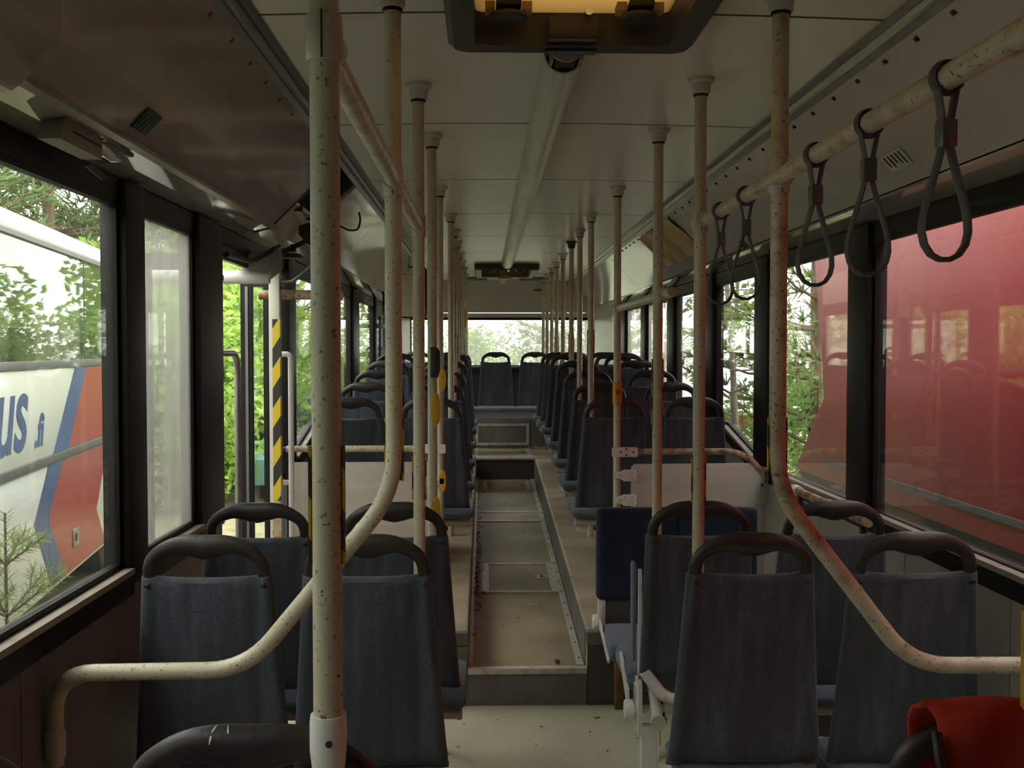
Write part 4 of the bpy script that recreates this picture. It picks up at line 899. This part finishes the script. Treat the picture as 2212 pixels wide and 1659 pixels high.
for i in range(nu):
    for j in range(nv): a = i * (nv + 1) + j; fs.append((a, a + 1, a + nv + 2, a + nv + 1))
o = MB().add(vs, fs).build('cloth', M['red_cloth'], t, angle=80)
so = o.modifiers.new('thickness', 'SOLIDIFY'); so.thickness = .006
tube_path('black_strap', fillet([(-.138, -.05, 1.035), (-.142, -.075, .99), (-.085, -.10, .93), (-.07, -.10, .90)], .03), M['black'], t, .0065, 10)
MB().lathe([(.006, -.002), (.008, 0), (.006, .002)], -.062, -.118, .925, 12, 'y').build('eyelet', M['chrome'], t)
# dry leaves and litter swept along the aisle edge and under the hatch
random.seed(3); mb = MB()
def crumb(x, y, z, s):
    a = random.random() * 6.3; c, sn = math.cos(a) * s, math.sin(a) * s; h = s * .5
    mb.add([(x - c, y - sn, z), (x + sn * .5, y - c * .5, z + h * .3), (x + c, y + sn, z + h), (x - sn * .5, y + c * .5, z + h * .4), (x, y, z)], [(0, 1, 4), (1, 2, 4), (2, 3, 4), (3, 0, 4), (0, 3, 2, 1)])
for _ in range(170):
    y = random.choice((random.uniform(4.7, 8.7), random.uniform(5.2, 6.6))); x = -.262 + abs(random.gauss(0, .018)); crumb(x, y, trough_z(y) + .007, random.uniform(.006, .02))
for _ in range(110): crumb(random.uniform(-.28, .75), 9.775 - abs(random.gauss(0, .05)), .582, random.uniform(.008, .028))
for _ in range(40):
    y = random.uniform(4.5, 8.6); crumb(random.uniform(-.2, .17), y, trough_z(y) + .005, random.uniform(.004, .010))
for _ in range(60): crumb(random.uniform(-.4, .6), random.uniform(3.0, 4.3), .001, random.uniform(.003, .010))
o = mb.build('dry_leaf_litter', M['debris'], smooth=False); tag(o, 'brown dry leaves and crumbs along the aisle edges', 'litter', kind='stuff')
t = MB().box(-.014, .014, -.01, .01, 0, .006).build('wood_chip', M['paper'], bevel=.002); t.location = (.315 - .07, 4.2, 0); t.rotation_euler = (0, .05, .5); tag(t, 'small tan wood chip on the low floor beside the rusty leg', 'wood chip')
t = MB().lathe([(.006, 0), (.012, .006), (.010, .014), (.003, .017)], seg=9).build('brown_clod', M['debris']); t.location = (.10, 4.42, .160); tag(t, 'small brown clod on the aisle edge above the step', 'clod')

# ------------------------------------------------------------------ outside: ground, coach, red bus, trees
GZ = -.42
struct(MB().add([(-60, -30, GZ), (60, -30, GZ), (60, 90, GZ), (-60, 90, GZ)], [(0, 1, 2, 3)]).build('ground', M['ground'], smooth=False), 'dry grassy ground around the parked buses', 'ground')

c = thing('white_coach', 'white coach with blue and red livery parked close by on the left', 'bus', (-3.414, 8.67, 0), math.radians(8.2))
Y0, Y1, DX = -11.0, 1.75, -2.5                                   # local: side faces +x, length along y
zw0, zw1 = 1.40, 2.22
MB().box(-.04, 0, Y0, Y1, -.16, .715).box(-.04, 0, Y0, Y1, .775, 1.375).box(-.04, 0, Y1 - .35, Y1, 1.375, zw1 + .04).build('side_body', M['coach_white'], c, bevel=.008)
MB().box(DX, DX + .04, Y0, Y1, -.16, 1.38).box(DX, 0, Y1 - .04, Y1, -.16, 1.5).box(DX, -.04, Y0, Y1, -.16, -.10).build('far_body', M['coach_white'], c)
part_box('floor_deck', M['coach_dark'], c, DX, -.05, Y0, Y1, .55, .60)
MB().prism([(.0, 2.22), (.012, 2.25), (-.02, 2.30), (-.16, 2.42), (-.45, 2.475), (-1.25, 2.49), (-2.05, 2.475), (-2.34, 2.42), (-2.48, 2.30), (-2.5, 2.22)], Y0, Y1 - .05).build('roof', M['coach_white'], c, angle=40)
MB().box(0.0, .014, Y0, Y1, 2.205, 2.235).build('gutter', M['coach_grey'], c)
MB().box(-.03, .012, Y0, Y1, .715, .775).build('side_moulding', M['coach_grey'], c, bevel=.006); MB().box(-.03, .010, Y0, Y1, 1.375, 1.43).build('window_moulding', M['coach_grey'], c, bevel=.004)
for y0 in (-10.9, -8.9, -6.9, -4.9, -2.55, -.30):
    y1 = {-10.9: -8.95, -8.9: -6.95, -6.9: -4.95, -4.9: -2.6, -2.55: -.35, -.30: 1.38}[y0]
    part_box('window_pane', M['coach_glass'], c, -.02, -.008, y0, y1, 1.43, 2.205)
    part_box('far_pane', M['glass'], c, DX + .01, DX + .02, y0, y1, 1.43, 2.205)
for y in (-8.95, -6.95, -4.95, -2.6, -.35): part_box('window_bar', M['coach_grey'], c, -.035, -.02, y, y + .05, 1.43, 2.22); part_box('far_bar', M['coach_dark'], c, DX, DX + .06, y - .1, y + .15, 1.38, 2.22)
head = MB().prism(ring(-.21, .21, .0, .55, .12), -.05, .05).mesh('coach_seat', M['coach_dark'], bevel=.02)
for y in (-6.0, -5.1, -4.2, -3.3, -2.4, -1.5, -.6, .3):
    for x in (-.45, -1.0, -1.85): link('coach_seat', head, c, (x, y, 1.12))
def decal(name, m, poly, lift=.0015): return MB().prism(poly, .001, .001 + lift, 'x').build(name, m, c, smooth=False)
def on_side(poly): return poly
decal('blue_band', M['coach_blue'], [(-.69, 1.372), (-.31, 1.372), (-.925, .778), (-1.34, .778)])
decal('blue_band', M['coach_blue'], [(-1.47, .712), (-1.08, .712), (-1.48, .346), (-1.06, -.14), (-1.42, -.14), (-1.84, .358)])
decal('red_field', M['coach_red'], [(-.31, 1.372), (Y1 - .01, 1.372), (Y1 - .01, .778), (-.925, .778)])
decal('red_field', M['coach_red'], [(-1.08, .712), (Y1 - .01, .712), (.35, .60), (-.025, .191), (.30, -.14), (-1.06, -.14), (-1.48, .346)])
part_box('panel_joint', M['coach_grey'], c, .0005, .0032, -1.492, -1.486, -.15, .71)
l_ = part_box('flap_latch', M['alu'], c, .002, .010, -.83, -.66, .02, .155, bevel=.004); part_box('latch_recess', M['ink'], l_, .009, .012, -.79, -.72, .06, .12)
def lettering(txt, y, z, size, shear, m, extra=0.0):
    cu = bpy.data.curves.new('lettering', 'FONT'); cu.body = txt; cu.size = size; cu.shear = shear; cu.extrude = .001; cu.offset = extra; cu.align_x = 'RIGHT'
    cu.materials.append(m); tmp = bpy.data.objects.new('lettering', cu); me = bpy.data.meshes.new_from_object(tmp); bpy.data.objects.remove(tmp)
    o = link('lettering', me, c); o.location = (.0025, y, z); o.rotation_euler = (PI / 2, 0, PI / 2); return o
lettering('Bus', -1.99, .880, .74, .30, M['coach_blue'], .010); lettering('.fi', -1.60, .868, .30, .30, M['coach_blue'], .008)
def wheel(parent, x0, x1, y, z, r, name='wheel'):
    w = MB().lathe([(r * .6, 0), (r * .95, .0), (r, .03), (r, x1 - x0 - .03), (r * .95, x1 - x0), (r * .6, x1 - x0)], x0, y, z, 28, 'x').build(name, M['tyre'], parent, angle=40)
    MB().lathe([(r * .58, 0), (r * .55, x1 - x0 + .012), (r * .2, x1 - x0 + .03)], x0, y, z, 20, 'x').build('hub', M['alu_dark'], w, angle=40); return w
for y in (-8.6, -3.9, .55): wheel(c, -.32, -.03, y, GZ + .46, .46)

rb = thing('red_bus', 'plain red bus parked against the right-hand windows', 'bus', (2.2, 0, 0))
MB().prism([(-8, .58), (-8, 3.0), (7.66, 3.0), (7.64, 2.5), (7.58, 2.17), (7.40, 1.47), (7.34, 1.165), (7.97, .62), (7.97, .58)], 0, 2.5, 'x').build('body', M['redbus'], rb, bevel=.03)
MB().prism([(-8, -.10), (-8, .578), (7.96, .578), (8.02, .40), (8.0, -.05), (6.9, -.10)], .04, 2.46, 'x').build('reflection_skirt', M['coach_grey'], rb)  # dark colour stands in for seat handles reflected low in the window glass
for y in (-5.2, 1.2, 5.6): wheel(rb, -.0 + .05, .33, y, GZ + .48, .48)
part_box('waist_moulding', M['coach_grey'], rb, -.008, .02, -8, 7.3, .70, .735)

# --- foliage
def leaf_cloud(n, fn, size, seed, ratio=.55):
    rnd = random.Random(seed); mb = MB()
    for _ in range(n):
        p = Vector(fn(rnd)); s = size * rnd.uniform(.6, 1.3)
        a = Vector((rnd.gauss(0, 1), rnd.gauss(0, 1), rnd.gauss(0, .6))).normalized(); b = a.cross(Vector((rnd.gauss(0, 1), rnd.gauss(0, 1), rnd.gauss(0, 1)))).normalized() * ratio
        mb.add([p - a * s, p + b * s * .9, p + a * s, p - b * s * .9], [(0, 1, 2, 3)])
    return mb
def blobs(rnd_seed, n, rx, ry, h0, h1, r0, r1):
    rnd = random.Random(rnd_seed); return [((rnd.gauss(0, rx * .45), rnd.gauss(0, ry * .45), rnd.uniform(h0, h1)), rnd.uniform(r0, r1)) for _ in range(n)]
def in_blobs(bl):
    def fn(r):
        (x, y, z), q = r.choice(bl); d = Vector((r.gauss(0, 1), r.gauss(0, 1), r.gauss(0, 1))).normalized() * q * r.random() ** .35
        return (x + d.x, y + d.y, max(.02, z + d.z * .8))
    return fn
SHRUB = [leaf_cloud(9000, in_blobs(blobs(s, 30, 1.2, 1.1, .2, 2.4, .35, .7)), .06, s).mesh('foliage', M['bright'], smooth=False) for s in (11, 12)]
SHRUBM = [leaf_cloud(5200, in_blobs(blobs(s, 26, 1.2, 1.2, .3, 2.2, .35, .75)), .06, s).mesh('foliage', M['mid'], smooth=False) for s in (13, 14)]
STEM = MB()
for k in range(7):
    a = k * .9; STEM.sweep([(0.05 * math.cos(a), .05 * math.sin(a), 0), (.3 * math.cos(a), .3 * math.sin(a), .9), (.6 * math.cos(a), .6 * math.sin(a), 1.9)], [.03, .02, .008], 6)
STEM = STEM.mesh('stems', M['bark'])
def shrub(x, y, sc, me, label, group):
    t = thing('shrub', label, 'shrub', (x, y, GZ), random.random() * 6, group); t.scale = (sc, sc, sc)
    o = link('foliage', me, t); o['kind'] = 'stuff'; link('stems', STEM, t); return t
def pine_mesh(seed, h, spread, whorls, per, needles, z0=.25):
    """bark skeleton and needle tufts of a pine"""
    rnd = random.Random(seed); tk = MB(); nd = MB()
    tk.sweep([(0, 0, 0), (.05, .02, h * .4), (0, -.03, h * .75), (0, 0, h)], [.013 * h, .010 * h, .006 * h, .002 * h], 8)
    def tuft(p, d, L):
        for _ in range(needles):
            v = (d * 1.1 + Vector((rnd.gauss(0, .6), rnd.gauss(0, .6), rnd.gauss(0, .5)))).normalized() * L * rnd.uniform(.6, 1.1)
            q = v.cross(Vector((rnd.gauss(0, 1), rnd.gauss(0, 1), 1))).normalized() * L * .065
            nd.add([p - q, p + q, p + v + q * .4, p + v - q * .4], [(0, 1, 2, 3)])
    for w in range(whorls):
        z = h * (z0 + (1 - z0) * (w + rnd.random() * .6) / whorls); L = spread * (1.05 - (z / h)) ** .7 * rnd.uniform(.7, 1.15) + .15
        for k in range(per):
            a = rnd.uniform(0, 2 * PI); dz = rnd.uniform(-.05, .35); d = Vector((math.cos(a), math.sin(a), dz)).normalized()
            b0 = Vector((0, 0, z)); pts = [b0, b0 + d * L * .5 + Vector((0, 0, .05 * L)), b0 + d * L + Vector((0, 0, .22 * L))]
            tk.sweep(pts, [.0035 * h, .0022 * h, .001 * h], 5)
            for s in range(9):
                f = .25 + .75 * s / 8; p = b0.lerp(pts[2], f) + Vector((0, 0, -.02 * L)); sd = Vector((-d.y, d.x, 0)) * rnd.uniform(-.45, .45) * L * (1.1 - f)
                tuft(p + sd, (d + sd * .8 + Vector((0, 0, .35))).normalized(), .25 * (h / 7) ** .5)
    return tk.mesh('trunk', M['bark']), nd
PK = [pine_mesh(s, 9.0, 2.6, 17, 6, 15, .12) for s in (21, 22)]
PINE = [(a, b.mesh('needles', M['pine'], smooth=False)) for a, b in PK]
def pine(x, y, sc, k, label, group='pines around the parked buses'):
    t = thing('pine_tree', label, 'tree', (x, y, GZ), random.random() * 6, group); t.scale = (sc,) * 3
    link('trunk', PINE[k][0], t); o = link('needles', PINE[k][1], t); o['kind'] = 'stuff'; return t
random.seed(5)
for x, y, sc, k, lb in ((-7.6, 12.5, 1.0, 0, 'pine behind the coach roof at the far left edge of the wide window'), (-9.2, 15.5, 1.15, 1, 'pine behind the coach, second from the left through the wide window'), (-7.2, 17.0, 1.1, 0, 'pine just above the rear end of the coach roof'),
                        (-10.5, 19.5, 1.3, 0, 'tall pine in the gap between the two nearest pines behind the coach'), (-6.2, 20.5, 1.0, 1, 'pine seen through the narrow dusty left window'), (-8.6, 23.5, 1.35, 1, 'tallest pine, behind the others over the coach'),
                        (-11.8, 15.0, 1.2, 1, 'pine mostly hidden by the window header at far left'), (3.55, 11.6, .72, 0, 'near pine between the end of the red bus and the right windows'), (7.8, 19.0, 1.0, 1, 'pine farther off behind the red shed on the right'),
                        (-9.6, 28.5, 1.5, 0, 'tall pine far behind the coach, filling the gap above its roof'), (-13.2, 23.5, 1.4, 1, 'tall pine far behind the coach at the left edge'), (-7.0, 29.5, 1.4, 1, 'tall pine far behind the narrow dusty window'), (-11.0, 12.4, 1.05, 0, 'pine behind the coach windows at the far left'),
                        (2.4, 26, .85, 1, 'pale pine beyond the right rear corner')): pine(x, y, sc, k, lb)
for x, y, sc, k, lb in ((-4.15, 12.6, .95, 0, 'bright green shrub filling the open middle door'), (-4.75, 13.6, 1.15, 1, 'bright green shrub behind the first in the open doorway, to its left'), (-3.9, 14.8, 1.25, 0, 'tall bright green shrub at the right side of the open doorway'), (-5.2, 15.5, 1.5, 1, 'tallest bright shrub behind the doorway ones'),
                        (-3.3, 17.2, .75, 1, 'low bright shrub outside the left window behind the partition'), (-3.4, 18.5, .8, 0, 'low bright shrub farther along the left windows'),
                        (-2.3, 17.0, .68, 1, 'small bright shrub nearest the left rear windows'), (-4.5, 18.2, .9, 0, 'bright shrub filling the gap behind the door post'), (-1.9, 20.5, .8, 1, 'bright shrub behind the left rear windows, farthest of the low ones')): shrub(x, y, sc, SHRUB[k], lb, 'bright shrubs outside the middle door')
for x, y, sc, k, lb in ((3.1, 13.2, .62, 0, 'low green bush outside the slanted-sill right window'), (4.3, 14.5, .70, 1, 'green bush beside the end of the red bus'), (2.35, 16.5, .6, 1, 'small green bush farther along the right side'), (-3.0, 21.5, .7, 0, 'dark bush outside the left rear windows'),
                        (-.9, 24.0, 1.0, 1, 'pale bush straight behind the rear window'), (1.1, 26.0, 1.1, 0, 'pale bush behind the rear window, right of the aisle line'), (-2.9, 28, 1.2, 1, 'bush behind the left half of the rear window')): shrub(x, y, sc, SHRUBM[k], lb, 'green bushes beyond the bus')
# slender birch with loose leaves outside the right windows
def birch(x, y, h, lean, label, seed):
    rnd = random.Random(seed); t = thing('birch_tree', label, 'tree', (x, y, GZ), 0, 'slender trees outside the right windows')
    tk = MB(); top = Vector((lean, 0, h)); tk.sweep([(0, 0, 0), (lean * .35, 0, h * .45), tuple(top)], [.035, .026, .008], 8); lf = MB()
    for k in range(26):
        f = rnd.uniform(.28, 1); p = Vector((0, 0, 0)).lerp(top, f); a = rnd.uniform(0, 2 * PI); L = rnd.uniform(.4, 1.1) * (1.3 - f * .7); d = Vector((math.cos(a), math.sin(a), rnd.uniform(-.1, .5)))
        q = [p, p + d * L * .5, p + d * L + Vector((0, 0, -.1))]; tk.sweep(q, [.010, .006, .002], 5)
        for _ in range(26):
            s = p.lerp(q[2], rnd.uniform(.3, 1.05)) + Vector((rnd.gauss(0, .09), rnd.gauss(0, .09), rnd.gauss(-.04, .07))); u = Vector((rnd.gauss(0, 1), rnd.gauss(0, 1), rnd.gauss(0, .5))).normalized() * .042; v = u.cross(Vector((rnd.gauss(0, 1), rnd.gauss(0, 1), 1))).normalized() * .028
            lf.add([s - u, s + v, s + u, s - v], [(0, 1, 2, 3)])
    tk.build('trunk', M['bark_grey'], t); o = lf.build('leaves', M['mid'], t, smooth=False); o['kind'] = 'stuff'; return t
birch(2.15, 9.4, 4.6, -.35, 'slender grey tree leaning outside the dusty slanted-sill window', 1); birch(2.75, 12.5, 5.0, .2, 'slender tree with loose leaves behind the third right window post', 2); birch(2.3, 15.0, 4.4, .3, 'slender tree farther back outside the right rear windows', 3)
# young pine right outside the wide left window
rnd = random.Random(9); nd = MB(); tk = MB(); t = thing('young_pine', 'young pine sapling right outside the wide left window', 'tree', (-2.22, 4.40, GZ))
def shoot(a, b, r, nn, L):
    tk.sweep([tuple(a), tuple(b)], [r, r * .5], 6)
    for k in range(nn):
        p = a.lerp(b, .12 + .88 * k / nn); ax = (b - a).normalized(); s = Vector((rnd.gauss(0, 1), rnd.gauss(0, 1), rnd.gauss(0, 1))); s = (s - ax * s.dot(ax)).normalized()
        v = (ax * .8 + s).normalized() * L * rnd.uniform(.7, 1.1); q = v.cross(Vector((rnd.gauss(0, 1), rnd.gauss(0, 1), 1))).normalized() * L * .035
        nd.add([p - q, p + q, p + v + q * .3, p + v - q * .3], [(0, 1, 2, 3)])
shoot(Vector((0, 0, 0)), Vector((.0, 0, .80)), .012, 30, .07); shoot(Vector((0, 0, .80)), Vector((.0, 0, 1.24)), .008, 90, .065)
for zz, n, L in ((1.02, 4, .20), (.80, 5, .30), (.55, 6, .36), (.32, 6, .34)):
    for k in range(n):
        a = k * 2 * PI / n + zz * 3; d = Vector((math.cos(a), math.sin(a), .75)).normalized(); p = Vector((0, 0, zz)); shoot(p, p + d * L, .005, 80, .06)
        for e in (-.7, .7):
            d2_ = Vector((math.cos(a + e), math.sin(a + e), .6)).normalized(); p2 = p + d * L * .5; shoot(p2, p2 + d2_ * L * .5, .003, 40, .055)
tk.build('trunk', M['bark'], t); o = nd.build('needles', M['young'], t, smooth=False); o['kind'] = 'stuff'
rnd2 = random.Random(4)
for x, y, lb in ((-1.98, 4.75, 'second pine sapling, lower and nearer the coach wheel side'), (-1.85, 5.15, 'low pine tuft by the sill corner of the wide left window')):
    q = dup(t, (x, y, GZ - .05), lb, 'young pines by the left window'); q.scale = (.72, .72, .72) if x < -1.9 else (.6, .6, .5); q.rotation_euler = (0, 0, rnd2.random() * 6)
t['group'] = 'young pines by the left window'
# grass tufts outside the left windows
gb = MB(); rg = random.Random(8)
for _ in range(2600):
    x, y = rg.uniform(-3.2, -1.5), rg.uniform(1.5, 9.0); h = rg.uniform(.08, .34); a = rg.uniform(0, 6.3); w = .006; dx, dy = rg.gauss(0, .07), rg.gauss(0, .07)
    gb.add([(x - w * math.cos(a), y - w * math.sin(a), GZ), (x + w * math.cos(a), y + w * math.sin(a), GZ), (x + dx, y + dy, GZ + h)], [(0, 1, 2)])
tag(gb.build('long_grass', M['young'], smooth=False), 'long pale grass between the bus and the coach', 'grass', kind='stuff')
# red shed and teal car in the distance
sh = thing('red_shed', 'low red building with a grey roof far off through the right windows', 'building', (9.6, 26.0, GZ - 1.05))
bd = MB().box(-6, 6, 0, 6, 0, 1.55).build('wall', M['shed_red'], sh, smooth=False)
for k in range(24): part_box('board', M['shed_red'], bd, -6 + k * .5 + .02, -5.52 + k * .5, -.025, 0, 0, 1.5)
MB().prism([(-.5, 1.45), (3, 2.3), (6.5, 1.45), (6.5, 1.38), (3, 2.2), (-.5, 1.38)], -6.3, 6.3, 'x').build('roof', M['shed_roof'], sh, smooth=False)
ca = thing('teal_car', 'teal car parked outside, glimpsed through the open middle door', 'car', (-2.4, 14.9, GZ - .02), 0)
MB().prism([(-1.9, .25), (-1.95, .62), (-1.15, .86), (1.7, .88), (1.95, .6), (1.9, .25)], -.8, .8, 'x').build('body', M['teal'], ca, bevel=.06)
MB().prism([(-1.0, .86), (-.45, 1.34), (.95, 1.36), (1.55, .88)], -.70, .70, 'x').build('cabin', M['car_glass'], ca, bevel=.05); MB().prism([(-.40, 1.35), (-.3, 1.39), (.85, 1.40), (.95, 1.36)], -.68, .68, 'x').build('roof', M['teal'], ca, bevel=.02)
ca.scale = (.93, .93, .93)
for y in (-1.25, 1.2):
    for s in (-1, 1): MB().lathe([(.18, -.09), (.31, -.09), (.32, 0), (.31, .09), (.18, .09)], s * .72, y, .31, 22, 'x').build('wheel', M['tyre'], ca, angle=40)
